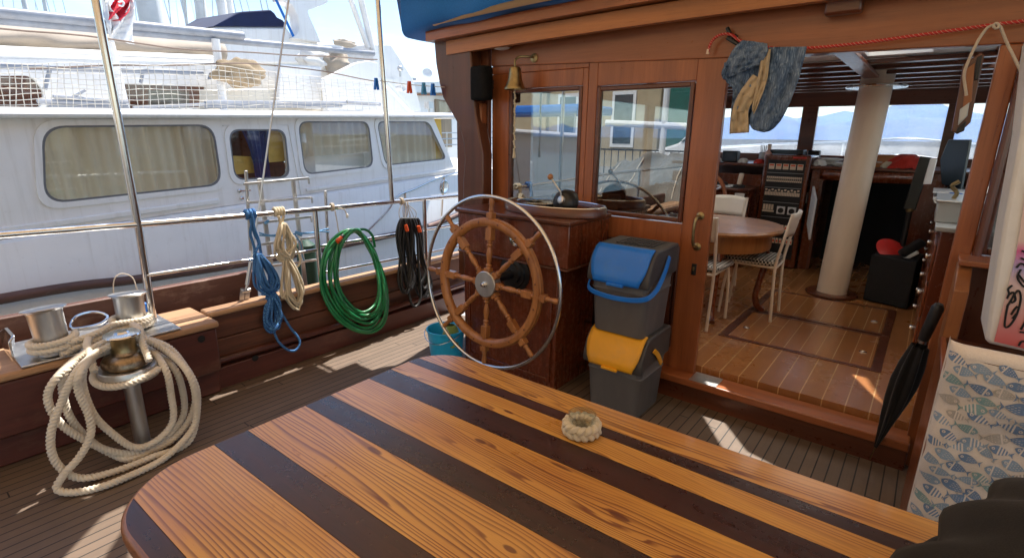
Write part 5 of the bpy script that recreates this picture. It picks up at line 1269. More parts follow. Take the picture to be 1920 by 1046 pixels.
row(.635, .024, 10, .010, M['orange_plastic'], 'breaker_toggles', 1, .018); row(.485, .024, 10, .010, M['orange_plastic'], 'breaker_toggles', 1, .018)
MB().box(ex1+.001, ex1+.006, 6.5, 6.56, .93, 1.05).build('side_socket', M['white_paint'], t, bevel=.002)
# wall mounted screen at the companionway
t = thing('wall_screen', 'flat screen in a white frame mounted beside the companionway', 'screen', (-.93, 6.35, .8))
b = MB(); b.prism([(-.985, 6.38, .72), (-.90, 6.10, .60), (-.90, 6.10, 1.02), (-.985, 6.38, 1.13)], (.018, .008, 0)); b.build('frame', M['white_paint'], t, bevel=.004)
b = MB(); b.prism([(-.968, 6.36, .75), (-.888, 6.11, .64), (-.888, 6.11, .985), (-.968, 6.36, 1.095)], (.008, .004, 0)); b.build('display', M['screen'], t)
# clutter on the dash shelf
DZ = 1.336
def dashbox(name, label, cat, px, py, Y, w_, d_, h_, mat, parts=None, rot=0):
    p = ony(px, py, Y); t = thing(name, label, cat, (p.x, Y, DZ))
    Mx = Matrix.Translation((p.x, Y, DZ)) @ Matrix.Rotation(rot, 4, 'Z')
    MB().box(-w_/2, w_/2, -d_/2, d_/2, .001, h_, Mx).build('case', mat, t, bevel=min(.008, h_*.2))
    if parts: parts(t, Mx)
    return t
dashbox('radio', 'wide black radio set lying on the switchboard top by the windscreen', 'radio', 1478, 285, 6.7, .34, .2, .05, M['black'], lambda t, m: MB().box(-.12, .12, -.104, -.1, .012, .04, m).build('front_panel', M['screen'], t))
bpy.data.objects['radio'].location.z += .106
dashbox('instrument_box', 'square black instrument box on the shelf above the helm desk', 'instrument', 1370, 300, 6.6, .17, .12, .13, M['black'], lambda t, m: MB().box(-.075, .075, -.063, -.06, .02, .115, m).build('screen', M['screen'], t))
dashbox('portable_speaker', 'rounded black speaker near the windscreen post', 'speaker', 1528, 280, 6.95, .12, .1, .15, M['black'], lambda t, m: MB().box(-.05, .05, -.053, -.05, .015, .135, m).build('grille', M['rubber'], t))
t = thing('tool_jar', 'dark jar holding pens beside a pale bottle on the shelf', 'jar', ony(1430, 300, 6.7)); q = Vector((ony(1430, 300, 6.7).x, 6.7, DZ)); LOC[t.name] = q; t.location = q
MB().lathe([(0, .002), (.045, .002), (.048, .12), (.044, .12), (.04, .01), (0, .01)], Matrix.Translation(q), 18).build('jar', M['grey_metal'], t)
b = MB()
for k in range(4): b.tube([q+Vector((.01*k-.015, 0, .02)), q+Vector((.02*k-.04, .01, .2))], .005, 6)
b.build('pens', M['black'], t)
q = Vector((ony(1441, 290, 6.62).x, 6.62, DZ)); t = thing('spray_bottle', 'pale pink bottle standing by the pen jar', 'bottle', q)
MB().lathe([(0, .002), (.038, .002), (.04, .01), (.04, .12), (.018, .15), (.018, .165), (0, .165)], Matrix.Translation(q), 18).build('bottle', paint('pale pink plastic', (.68, .42, .36), .4), t)
MB().lathe([(0, .166), (.022, .166), (.022, .215), (0, .215)], Matrix.Translation(q), 14).build('cap', M['cream_paint'], t)
def pile(px, Y, n, seed, label, name='paper_pile', cat='papers', w0=.22):
    rn = random.Random(seed); x = ony(px, 290, Y).x; b = MB()
    for k in range(n):
        b.box(-w0/2, w0/2, -.09, .09, .001+k*.013, .0115+k*.013, Matrix.Translation((x+rn.uniform(-.03, .03), Y+rn.uniform(-.02, .02), DZ)) @ Matrix.Rotation(rn.uniform(-.5, .5), 4, 'Z'))
    o = b.build(name, M['paper'], None, bevel=.002); return tag(o, label, cat)
pile(1555, 6.75, 6, 1, 'untidy pile of papers between windscreen post and mast'); pile(1585, 6.6, 3, 2, 'low stack of papers tucked behind the white mast', w0=.16)
def crumple(px, Y, r, mat, label, name, cat, z=DZ, sc=(1, 1, .5), seed=1):
    c = Vector((ony(px, 290, Y).x, Y, z)); rn = random.Random(seed); ph = [rn.uniform(0, 6) for _ in range(4)]
    b = MB(); b.grid(lambda u, v: c+Vector((sc[0]*r*cos(2*pi*u)*cos(v*pi/2)**.6, sc[1]*r*sin(2*pi*u)*cos(v*pi/2)**.6, sc[2]*r*2*sin(v*pi/2)))*1.0+Vector((1, .7, .5))*(.12*r*(sin(u*25+v*6+ph[0])+sin(u*44-v*11+ph[1]))*cos(v*pi/2)), 44, 14, closeu=True)
    return tag(b.build(name, mat, None, smooth=80), label, cat)
crumple(1700, 6.65, .14, M['red_cloth'], 'crumpled red cloth on the shelf right of the mast', 'red_cloth', 'cloth', seed=3)
crumple(1672, 6.62, .07, M['rope_cream'], 'small heap of pale cloth beside the red cloth', 'pale_cloth', 'cloth', seed=4)
crumple(1425, 6.5, .05, M['red_cloth'], 'small red rag against the switchboard', 'red_rag', 'cloth', seed=5)
crumple(1345, 6.62, .05, M['paper'], 'crumpled white tissue at the end of the shelf', 'tissue', 'tissue', seed=6)
crumple(1395, 6.6, .05, M['paper'], 'white headset tangle beside the instrument box', 'headset', 'headset', seed=7)
crumple(1540, 6.55, .06, M['paper'], 'white cable tangle on the shelf behind the switchboard', 'cable_tangle', 'cable', seed=8)
t = thing('wooden_drawer_box', 'small wooden drawer box on the shelf just right of the mast', 'box', (ony(1648, 300, 6.7).x, 6.7, DZ)); q = t.location
MB().box(q.x-.14, q.x+.13, 6.6, 6.8, DZ+.001, DZ+.13).build('box', M['mah_light'], t, bevel=.004); MB().box(q.x-.08, q.x+.04, 6.594, 6.6, DZ+.05, DZ+.06).build('drawer_pull', M['steel'], t)
# pedestal table and chairs
tc_ = Vector((-1.36, 4.42, .2))
t = thing('saloon_table', 'oval honey oak saloon table with a pale marbled top and cabriole legs', 'table', tc_)
MB().lathe([(0, .70), (.50, .70), (.515, .706), (.518, .718), (.51, .728), (0, .730)], Matrix.Translation(tc_), 56).build('marble_top', paint('grey veined marble', (.74, .75, .79), .10, .2, 5, coat=.7, stretch=(1, .3, 1)), t)
MB().lathe([(.500, .698), (.525, .698), (.530, .715), (.519, .731), (.513, .731)], Matrix.Translation(tc_), 56).build('table_rim', M['oak'], t)
MB().lathe([(.43, .56), (.445, .555), (.45, .57), (.45, .69), (.43, .697)], Matrix.Translation(tc_), 56).build('apron', M['oak'], t)
for a in (pi/4-.35, 3*pi/4-.35, 5*pi/4-.35, 7*pi/4-.35):
    rr0 = lambda r, z: tc_+Vector((r*cos(a), r*sin(a), z))
    MB().tube(spline([rr0(.42, .56), rr0(.44, .45), rr0(.41, .25), rr0(.395, .12), rr0(.42, .04), rr0(.47, .012)], .02), [.04]*0 or .026, 10).build('leg', M['mah_red'], t)
def chair(x, y, rz, label):
    t = thing('cafe_chair', label, 'chair', (0, 0, 0), 'cream tube chairs round the saloon table')
    # faces +y; back at y=-.18
    w2 = .17
    for s in (-1, 1):
        MB().tube(spline([(s*w2, -.20, .0), (s*w2, -.185, .25), (s*w2, -.18, .46), (s*w2, -.21, .66), (s*w2, -.245, .86)], .04), .0115, 10).build('back_leg', M['chair_white'], t)
        MB().tube(spline([(s*(w2-.01), .20, 0), (s*(w2-.01), .185, .25), (s*(w2-.02), .16, .44)], .04), .0115, 10).build('front_leg', M['chair_white'], t)
        MB().tube([(s*w2, -.18, .435), (s*(w2-.02), .165, .435)], .010, 8).build('side_rail', M['chair_white'], t)
    MB().tube([(-w2, -.18, .43), (w2, -.18, .43)], .010, 8).tube([(-w2+.02, .165, .43), (w2-.02, .165, .43)], .010, 8).build('cross_rail', M['chair_white'], t)
    b = MB(); b.grid(lambda u, v: Vector((-w2+.012+(2*w2-.024)*u, -.212-.035*v-.03*sin(u*pi), .68+.175*v+.012*sin(u*pi)*v)), 16, 6); b.build('backrest', M['chair_white'], t, solid=.014)
    b = MB(); b.lathe([(0, 0), (.012, 0), (.012, .004), (0, .004)], along((0, -.268, .80), (0, -1, 0)), 14); b.build('finger_hole', M['black_matte'], t)
    b = MB(); vs = []; o_ = rrect(-.185, .185, -.18, .21, .05, 5); n = len(o_)
    for z, k in ((.445, .94), (.455, 1), (.48, 1), (.49, .95), (.493, .6)): vs += [Vector((p[0]*k, p[1]*k, z)) for p in o_]
    b.add(vs, [(i*n+k, i*n+(k+1) % n, (i+1)*n+(k+1) % n, (i+1)*n+k) for i in range(4) for k in range(n)]+[tuple(range(n-1, -1, -1)), tuple(4*n+k for k in range(n))]); b.build('seat_cushion', M['houndstooth'], t, smooth=60)
    t.location = (x, y, .206); t.rotation_euler = (0, 0, rz); return t
c0 = chair(-1.02, 4.50, pi/2+.04, 'cream chair with checked cushion on the mast side of the table')
dup(c0, (-1.29, 4.00, .206), 'cream chair with checked cushion half hidden by the sliding door, back to us', -.06)
dup(c0, (-1.55, 5.08, .206), 'cream chair across the table with its backrest facing the helm desk', pi-.15)
# inner steering wheel
t = thing('inner_wheel', 'dark wooden steering wheel at the inside helm, mostly hidden by the door', 'steering wheel', (-2.05, 5.85, .95))
c = Vector((-1.98, 5.82, .98)); MB().tube([c+Vector((.27*cos(a), .04*sin(a), .27*sin(a))) for a in [k*pi/24 for k in range(48)]], .022, 10, closed=True).build('rim', M['mah_z'], t)
for k in range(3): a = k*2*pi/3+.5; MB().tube([c, c+Vector((.27*cos(a), .04*sin(a), .27*sin(a)))], .012, 8).build('spoke', M['steel_dull'], t)
MB().tube([c, c+Vector((0, .13, 0))], .03, 10).build('shaft', M['black'], t)
# starboard galley
t = thing('galley_counter', 'mahogany galley counter with drawers along the starboard side of the cabin', 'counter', (.6, 5, .2))
MB().box(.09, 1.45, 3.9, 6.44, .205, 1.10).build('drawer_case', M['mah_red'], t, bevel=.006)
b = MB()
for k in range(4):
    for z0, z1 in ((.28, .52), (.55, .75), (.78, 1.0)): b.box(.078, .0895, 3.98+k*.6, 4.5+k*.6, z0, z1)
b.build('drawer_fronts', M['mah_y'], t, bevel=.004)
for k in range(4):
    for z in (.40, .65, .89): MB().lathe([(0, 0), (.012, 0), (.018, .02), (.016, .028), (0, .03)], along((.0775, 4.24+k*.6, z), (-1, 0, 0)), 12).build('knob', M['steel'], t)
MB().box(.06, 1.45, 3.85, 6.44, 1.101, 1.13).build('worktop', M['grey_metal'], t, bevel=.006)
t = thing('steel_sink_box', 'grey metal box on the galley counter behind the door jamb', 'box', (.12, 4.3, 1.13))
b = MB(); b.prism([(.05, 4.05, 1.131), (.4, 4.05, 1.131), (.4, 4.6, 1.131), (.05, 4.6, 1.131)], (0, 0, .12)); b.build('box', M['grey_metal'], t, bevel=.006)
MB().box(.04, .41, 4.04, 4.61, 1.252, 1.264).build('lid', M['steel_dull'], t, bevel=.004)
MB().tube(spline([(.12, 4.2, 1.264), (.13, 4.2, 1.30), (.10, 4.2, 1.34), (.13, 4.2, 1.37)], .01), .012, 8).build('tap', M['brass'], t)
def mug(x, y, m, lb):
    t = thing('mug', lb, 'mug', (x, y, 1.131)); Mx = Matrix.Translation((x, y, 1.131))
    MB().lathe([(0, 0), (.036, 0), (.04, .005), (.041, .09), (.037, .09), (.035, .012), (0, .01)], Mx, 20).build('cup', m, t)
    MB().tube(spline([Vector((x-.04, y, 1.205)), Vector((x-.068, y, 1.195)), Vector((x-.068, y, 1.165)), Vector((x-.04, y, 1.15))], .01), .006, 8).build('handle', m, t)
mug(.11, 5.05, M['paper'], 'white mug standing on the galley counter edge'); mug(.16, 5.28, M['blue_plastic'], 'blue mug further along the galley counter')
b = MB(); rn = random.Random(5)
for k in range(5): b.box(-.09, .09, -.13, .13, 1.131+k*.018, 1.1475+k*.018, Matrix.Translation((.2, 4.85, 0)) @ Matrix.Rotation(rn.uniform(-.3, .3), 4, 'Z'))
tag(b.build('magazine_stack', M['paper'], None, bevel=.002), 'stack of pale magazines on the galley counter', 'magazines')
t = thing('kettle', 'steel kettle on the galley counter beyond the grey box', 'kettle', (.32, 5.15, 1.131)); Mx = Matrix.Translation((.32, 5.15, 1.131))
MB().lathe([(0, 0), (.085, 0), (.09, .02), (.08, .12), (.05, .16), (.02, .17), (.015, .19), (0, .19)], Mx, 28).build('pot', M['steel'], t)
MB().tube(spline([Vector((.25, 5.15, 1.26)), Vector((.25, 5.15, 1.37)), Vector((.32, 5.15, 1.40)), Vector((.39, 5.15, 1.37)), Vector((.39, 5.15, 1.26))], .02), .009, 8).build('handle', M['black'], t)
t = thing('laptop_stack', 'white trays and black electronics piled at the far end of the counter', 'trays', (.2, 5.9, 1.13))
b = MB(); b.box(.03, .4, 5.6, 6.1, 1.131, 1.15); b.box(.02, .38, 5.7, 6.2, 1.18, 1.192); b.build('white_tray', M['white_paint'], t, bevel=.004)
b = MB(); b.box(.06, .4, 5.7, 6.1, 1.151, 1.178); b.build('black_unit', M['black'], t, bevel=.004)
t = thing('grey_monitor', 'dark framed screen tilted against the starboard windows', 'screen', (.35, 6.3, 1.13))
b = MB(); b.prism([ony(1762, 300, 6.35), ony(1765, 345, 6.35), ony(1800, 358, 6.2), ony(1818, 262, 6.2), ony(1778, 262, 6.35)], (.02, .02, 0)); b.build('bezel', M['screen'], t, bevel=.004)
MB().box(.12, .3, 6.3, 6.4, 1.131, 1.20).build('stand', M['black'], t)
t = thing('dark_panel', 'tall dark flat panel on a black pole standing before the galley', 'panel', (-.06, 5.85, .2))
YP = 5.8
slab(MB(), [(1725, 293), (1748, 296), (1716, 395), (1693, 392)], YP, .05).build('panel', paint('dark olive panel', (.03, .032, .026), .5), t, bevel=.008)
MB().tube([ony(1706, 392, YP+.02), ony(1690, 470, YP+.02)], .022, 12).build('pole', M['black'], t)
MB().lathe([(0, -.012), (.03, -.012), (.03, .012), (0, .012)], along(ony(1706, 394, YP+.02), (-.2, 0, 1)), 12).build('clamp', M['brass'], t)
t = thing('white_box', 'small white upright panel leaning beside the dark panel', 'panel', ony(1735, 345, 5.7))
slab(MB(), [(1744, 298), (1758, 298), (1746, 346), (1730, 346)], 5.66, .06).build('panel', M['white_paint'], t, bevel=.008)
p0 = onz(1632, 548, .2)
t = thing('black_box', 'black floor box with things dropped in it under the dark panel', 'box', (-.13, 5.75, .2))
b = MB(); b.prism([(-.31, 5.55, .206), (.02, 5.45, .206), (.06, 5.9, .206), (-.25, 6.0, .206)], (0, 0, .42)); b.build('box', M['black_matte'], t, bevel=.01)
b = MB(); q = ony(1675, 545, 5.5); b.box(q.x-.02, q.x+.02, 5.44, 5.5, .25, .26)
t = thing('red_disc', 'red disc shaped lid sticking out of the black floor box', 'lid', (-.2, 5.7, .63)); c = ony(1672, 470, 5.72)
b = MB(); b.lathe([(0, 0), (.13, 0), (.135, .006), (.12, .014), (0, .016)], along(c, (.45, -.55, .85)), 28); b.build('disc', M['red_plastic'], t)
t = thing('black_pouch', 'black pouch with a pale strap lying on the floor box', 'pouch', ony(1705, 478, 5.65))
MB().bar(ony(1688, 478, 5.62), ony(1732, 452, 5.66), .12, .06).build('pouch', M['black_cloth'], t, bevel=.02, seg=3)
MB().bar(ony(1694, 486, 5.6), ony(1722, 472, 5.6), .05, .03).build('strap', M['paper'], t, bevel=.008)

# ============================================================ NEIGHBOURING BOATS
_u = ray(1540, 222).normalized(); _n = _u.cross(Vector((0, 0, 1))).normalized(); _w = _n.cross(_u)
WO = Vector((-5.75, 2, 0))
def uw(px, py, off=0.):
    r = ray(px, py); t = ((WO+_n*off-CAM_POS).dot(_n))/r.dot(_n); p = CAM_POS+r*t-WO; return p.dot(_u), p.dot(_w)
def W3(u, w_, off=0.): return WO+_u*u+_w*w_+_n*off
def wpx(px, py, off=0.): return W3(*uw(px, py, off), off)
def roundquad(cs, r, n=7):
    out = []; m = len(cs)
    for i in range(m):
        p = Vector(cs[i]); a = (Vector(cs[i-1])-p).normalized(); c = (Vector(cs[(i+1) % m])-p).normalized(); s, e = p+a*r, p+c*r
        for k in range(n+1): t = k/n; out.append(tuple(s*(1-t)**2+p*2*t*(1-t)+e*t*t))
    return out
def plate(b, outer, holes, off0, off1):
    """flat plate in the boat's side plane with holes, between two offsets"""
    loops = [outer]+holes; flat = [q for l in loops for q in l]
    tris = tessellate_polygon([[Vector((q[0], q[1], 0)) for q in l] for l in loops])
    b.add([W3(q[0], q[1], off0) for q in flat]+[W3(q[0], q[1], off1) for q in flat], [tuple(t) for t in tris]+[tuple(i+len(flat) for i in t) for t in tris])
    st = 0
    for l in loops:
        m = len(l); base = len(b.v)-2*len(flat)
        for k in range(m):
            b.f.append([base+st+k, base+st+(k+1) % m, base+len(flat)+st+(k+1) % m, base+len(flat)+st+k]); b.m.append(b.mi)
        st += m
    return b
wbt = thing('motor_yacht', 'white motor yacht moored alongside with four large curtained side windows', 'boat', W3(0, -.6, -1))
wins = [[(79, 238), (398, 235), (415, 346), (84, 381)], [(428, 244), (533, 244), (542, 332), (440, 337)], [(558, 229), (690, 229), (699, 312), (571, 327)], [(706, 229), (803, 229), (836, 298), (722, 310)]]
rads = [.16, .12, .13, .12]
WQ = [[uw(*p) for p in q] for q in wins]
WR = [roundquad(q, r) for q, r in zip(WQ, rads)]
rt = uw(400, 222)[1]; lb = uw(866, 318)[1]-.01
u_r1, u_r2 = uw(813, 222)[0], uw(853, 313)[0]
outer = [(-4.5, lb-.02), (u_r2+.02, lb-.02), (u_r1, rt), (-4.5, rt)]
b = plate(MB(), outer, WR, 0, -.045); b.build('side_wall', M['white_gel'], wbt, smooth=30)
# hull below with a soft ledge
hp = [(.03, lb-.03), (.05, lb-.06), (.05, -1.3), (-3.4, -1.3), (-3.4, lb-.02), (-.03, lb-.02)]
b = MB(); vs0 = [W3(-4.5, w_, o) for o, w_ in hp]; vs1 = [W3(7.5, w_, o) for o, w_ in hp]; n = len(hp)
b.add(vs0+vs1, [(k, (k+1) % n, n+(k+1) % n, n+k) for k in range(n)]+[tuple(range(n)), tuple(range(2*n-1, n-1, -1))]); b.build('hull', M['white_gel'], wbt, bevel=.02, seg=3)
b = MB(); b.bar(W3(-4.5, lb+.045, .012), W3(uw(410, 380)[0], lb+.045, .012), .028, .05, _w); b.bar(W3(uw(573, 359)[0], lb+.03, .012), W3(u_r2+.02, lb+.03, .012), .028, .04, _w); b.build('ledge', M['white_gel'], wbt, bevel=.01, seg=3)
# door outline beside the second window
d0, d1 = uw(417, 235)[0], uw(540, 235)[0]; dz1 = uw(420, 236)[1]+.0
b = MB()
for a, c in (((d0, dz1), (d1, dz1)), ((d1, dz1), (d1+.10, lb-.5))): b.bar(W3(*a, .004), W3(*c, .004), .012, .014, _n)
b.build('door_trim', M['white_paint'], wbt, bevel=.003)
# roof with rolled edge
re_top = uw(400, 208)[1]; ur = uw(840, 214)[0]
b = MB(); n = 0
prof = [(.12, rt+.0), (.14, rt+.02), (.14, re_top-.03), (.11, re_top), (-.5, re_top+.02), (-3.3, re_top+.06), (-3.3, rt), (-.045, rt)]
n = len(prof); vs0 = [W3(-4.5, w_, o) for o, w_ in prof]; vs1 = [W3(ur, w_, o) for o, w_ in prof]
b.add(vs0+vs1, [(k, (k+1) % n, n+(k+1) % n, n+k) for k in range(n)]+[tuple(range(n)), tuple(range(2*n-1, n-1, -1))]); b.build('roof', M['white_gel'], wbt, bevel=.02, seg=3)
# front of the saloon, inner floor
b = MB(); b.prism([W3(u_r2+.02, lb, -.05), W3(u_r1, rt, -.05), W3(u_r1, rt, -3.2), W3(u_r2+.02, lb, -3.2)], _u*.04); b.build('front_wall', M['white_gel'], wbt)
b = MB(); b.prism([W3(-4.5, lb, -3.0), W3(u_r2, lb, -3.0), W3(u_r2, lb+.12, -3.0), W3(-4.5, lb+.12, -3.0)], -_n*.03); b.build('cabin_lining', M['mah_light'], wbt)
seal = paint('grey window seal', (.16, .16, .17), .5)
for i, q in enumerate(WR):
    cu = sum(p[0] for p in q)/len(q); cw = sum(p[1] for p in q)/len(q)
    grow = lambda s: [(cu+(p[0]-cu)*(1+s/ (abs(WQ[i][1][0]-WQ[i][0][0])/2)), cw+(p[1]-cw)*(1+s/(abs(WQ[i][0][1]-WQ[i][3][1])/2))) for p in q]
    f = plate(MB(), grow(.055), [grow(.008)], .0005, .012).build('window_frame', M['white_gel'], wbt, bevel=.005)
    s = plate(MB(), grow(.009), [grow(-.008)], .0, .010).build('seal', seal, f)
    plate(MB(), grow(-.004), [], -.014, -.009).build('pane', M['pane_boat'], f)
    us = [p[0] for p in q]; ws = [p[1] for p in q]; ua, ub_, wa, wb_ = min(us)-.05, max(us)+.05, min(ws)-.05, max(ws)+.04
    def curt(a, c, mat, fold=11, amp=.022, pinch=0, off=-.05, z0=wa):
        b = MB(); L = c-a
        def fn(u, v):
            k = 1-pinch*(sin(min(1, (1-v)*1.5)*pi/2)); uu = (a+c)/2+(u-.5)*L*k
            return W3(uu, wb_-(wb_-z0)*(1-v), off+amp*sin(u*fold*2*pi+1.3*sin(u*7))+amp*.5*sin(u*fold*4.4+2))
        b.grid(fn, 90, 10); return b.build('curtain', mat, f, smooth=80)
    if i == 1:
        curt(ua+.22, ub_-.18, M['curtain_blue'], 6, .014, .5, off=-.045)
        b = MB(); p0 = WQ[1]; b.prism([W3(ub_-.25, wa+.22, -.09), W3(ub_, wa+.22, -.09), W3(ub_, wb_, -.09), W3(ub_-.25, wb_, -.09)], -_n*.02); b.prism([W3(ua, wa+.12, -.10), W3(ua+.40, wa+.12, -.10), W3(ua+.34, wa+.30, -.10), W3(ua, wa+.33, -.10)], -_n*.02); b.build('yellow_lining', paint('yellow cabin lining', (.62, .40, .08), .5), f)
    elif i == 3:
        curt(ua, ub_-.22, M['curtain'], 9); b = MB(); b.prism([W3(ub_-.30, wa, -.07), W3(ub_, wa, -.07), W3(ub_, wb_, -.07), W3(ub_-.30, wb_, -.07)], -_n*.02); b.build('yellow_curtain', paint('yellow curtain', (.72, .48, .10), .8), f)
    elif i == 2:
        curt(ua, ub_, M['curtain'], 10, z0=wa+.25); b = MB(); b.prism([W3(ua, wa, -.2), W3(ub_, wa, -.2), W3(ub_, wa+.32, -.2), W3(ua, wa+.34, -.2)], -_n*.02); b.build('white_blind', M['white_paint'], f)
        b = MB(); q0 = W3(*uw(574, 268), -.05); b.lathe([(.0, 0), (.04, 0), (.032, .10), (.03, .11), (0, .11)], Matrix.Translation(q0), 16); b.build('lamp_shade', M['paper'], f)
    else: curt(ua, ub_, M['curtain'], 15)
b = MB(); q = WQ[1]; b.prism([W3(q[3][0]-.3, q[3][1]-.1, -.45), W3(q[2][0]+.3, q[3][1]-.1, -.45), W3(q[2][0]+.3, q[0][1]+.12, -.45), W3(q[3][0]-.3, q[0][1]+.12, -.45)], -_n*.02); b.build('dark_backing', M['mah_dark_x'], wbt)  # added dark sheet, stands in for the dim interior and hides the sky
# portlight and deck edge timber
pc = uw(828, 350); b = MB(); b.lathe([(.085, 0), (.115, 0), (.115, .012), (.10, .02), (.085, .012)], along(W3(*pc, .05), _n), 30); pf = b.build('portlight', M['steel'], wbt)
b = MB(); b.lathe([(0, .001), (.088, .001)], along(W3(*pc, .05), _n), 30); b.build('pane', M['screen'], pf)
ra = [uw(*p, .12) for p in ((0, 561), (270, 522), (480, 490), (700, 448), (838, 412))]
b = MB(); pr = spline([W3(-4.3, ra[0][1]+.06, .12)]+[W3(*q, .12) for q in ra]+[W3(7, ra[-1][1]+.35, .0)], .1)
b.tube(pr, .042, 12); b.build('rubbing_strake', M['hull_brown'], wbt, smooth=60)
# handrail along the foredeck
b = MB(); hr = [(835, 385), (843, 345), (740, 352)]
b.tube(spline([wpx(690, 432, .06), wpx(727, 395, .06), wpx(745, 368, .06), wpx(775, 355, .06), wpx(820, 335, .06), wpx(866, 322, .06), wpx(900, 318, .06)], .05), .013, 8)
for a, c in (((760, 362), (760, 420)), ((833, 330), (828, 405))): b.tube([wpx(*a, .06), wpx(*c, .06)], .012, 8)
b.build('handrail', M['steel'], wbt)
b = MB()
for px, py in ((448, 358), (452, 372)): b.lathe([(0, 0), (.022, 0), (.022, .02), (.012, .03), (0, .03)], along(wpx(px, py, .0), _n), 14)
b.bar(wpx(450, 358, .03), wpx(470, 357, .03), .012, .012); b.build('door_lever', M['steel'], wbt)
# --- upper works, set back behind the roof edge
OF = -2.6
def up(pts, off, th, name, mat, bevel=.02):
    return MB().prism([wpx(x, y, off) for x, y in pts], -_n*th).build(name, mat, wbt, bevel=bevel)
Zp = lambda x, y: (440+.2505*x, .2505*y)
upper = plate(MB(), [uw(*p, OF) for p in ((-260, 214), (775, 214), (745, 150), (640, 135), (560, 128), (400, 118), (-260, 105))], [[uw(*p, OF) for p in roundquad([(-80, 143), (60, 142), (84, 172), (78, 203), (-80, 206)], 14)], [uw(*p, OF) for p in ((234, 158), (386, 163), (388, 201), (236, 206))]], 0, -.05)
# plate() works from the zero plane; shift it back to the upper deck
upper.v = [v+_n*OF for v in upper.v]; upper.build('upper_cabin', M['white_gel'], wbt)
b = MB(); b.prism([wpx(-120, 130, OF-1.0), wpx(420, 130, OF-1.0), wpx(420, 215, OF-1.0), wpx(-120, 215, OF-1.0)], -_n*.03); b.build('upper_lining', M['mah_dark_x'], wbt)
b = MB(); b.prism([wpx(236, 158, OF-.02), wpx(386, 163, OF-.02), wpx(386, 202, OF-.02), wpx(236, 205, OF-.02)], -_n*.006); b.build('upper_pane', M['pane_boat'], wbt)
b = MB(); b.prism([wpx(-80, 140, OF-.02), wpx(80, 140, OF-.02), wpx(80, 206, OF-.02), wpx(-80, 206, OF-.02)], -_n*.006); b.build('upper_pane', M['pane_boat'], wbt)
b = MB(); b.prism([wpx(280, 170, OF-.35), wpx(355, 172, OF-.35), wpx(355, 206, OF-.35), wpx(280, 206, OF-.35)], -_n*.02); b.build('roller_blind', M['grey_canvas'], wbt)
up([(388, 168), (606, 165), (606, 210), (388, 208)], -2.35, .2, 'cream_locker', paint('cream gelcoat', (.72, .66, .55), .4, .05, 3))
up([(525, 120), (603, 126), (603, 206), (525, 200)], -2.2, .12, 'white_locker', M['white_gel'])
up([(608, 148), (668, 118), (690, 114), (708, 118), (712, 210), (616, 208)], -1.9, .1, 'sloping_screen', M['white_gel'], .012)
up([Zp(*p) for p in ((1040, 330), (1170, 335), (1335, 590), (1400, 835), (1040, 835))], -2.7, 2.2, 'wheelhouse_front', M['white_gel'], .02)
up([Zp(*p) for p in ((1120, 580), (1350, 838), (1325, 838), (1110, 610))], -1.6, .08, 'sloping_rib', M['white_gel'], .01)
# flybridge body and radar arch
up([Zp(*p) for p in ((-160, 200), (390, 205), (440, 280), (640, 322), (1040, 328), (1040, 480), (-160, 480))], -3.6, 1.6, 'flybridge', M['white_gel'], .04)
arch = [Zp(*p) for p in ((330, -60), (720, -60), (700, 15), (690, 30), (550, 82), (560, 120), (650, 322), (430, 290), (470, 250), (482, 210), (470, 120), (430, 40), (345, 5))]
up(arch, -3.5, .25, 'radar_arch', M['white_gel'], .02)
up([Zp(*p) for p in ((-160, 200), (20, 95), (60, 88), (270, 75), (300, 100), (318, 130), (362, 152), (388, 188), (385, 204), (-160, 200))], -3.58, 1.2, 'navy_cover', M['navy_canvas'], .03)
b = MB(); b.bar(wpx(*Zp(300, -20), -3.4), wpx(*Zp(440, 275), -3.4), .05, .012, _n); b.build('blue_strap', M['blue_canvas'], wbt)
b = MB(); q = wpx(*Zp(1215, 660), -2.2); b.lathe([(0, 0), (.06, .0), (.07, .12), (.11, .16), (.085, .16), (.05, .1), (0, .1)], along(q, (.9, .35, .05)), 22); b.build('horn', M['white_paint'], wbt)
b = MB(); q = wpx(*Zp(1238, 515), -2.5); b.ball(q, .06, 12); b.tube([q, q+Vector((0, 0, -.16))], .02, 8); b.build('deck_floodlight', M['steel_dull'], wbt)
b = MB(); q = wpx(*Zp(1455, 790), -1.0); b.box(q.x-.06, q.x+.06, q.y-.06, q.y+.06, q.z-.06, q.z+.06); b.tube([q, q+Vector((0, 0, -.2))], .02, 8); b.build('navigation_lamp', M['steel_dull'], wbt)
# boom, pipes, stanchions
b = MB(); b.tube([wpx(-120, 12, -2.2), wpx(455, 68, -2.2)], .058, 14); b.build('awning_pipe', M['grey_pipe'], wbt)
b = MB(); b.tube([wpx(-120, 27, -2.25), wpx(700, 101, -2.25)], .05, 14); b.build('awning_pipe', M['grey_pipe'], wbt)
b = MB(); b.tube([wpx(-200, 118, -2.3), wpx(380, 138, -2.3)], .03, 10); 
for a, c in (((94, 128), (84, 168)), ((268, 134), (264, 156)), ((395, 138), (392, 150))): b.tube([wpx(*a, -2.3), wpx(*c, -2.3)], .022, 8)
b.build('grab_rail', M['grey_pipe'], wbt)
for a, c, r in (((404, 74), (420, 207), .055), ((206, 78), (236, 205), .045)):
    b = MB(); b.tube([wpx(*a, -2.15), wpx(*c, -2.15)], r, 10); b.build('roof_post', M['white_paint'], wbt)
for a, c, r in (((650, -20), (690, 90), .05), ((672, -20), (700, 100), .06)):
    b = MB(); b.tube([wpx(*a, -2.3), wpx(*c, -2.3)], r, 10); b.build('mast_strut', M['white_paint'], wbt)
b = MB()
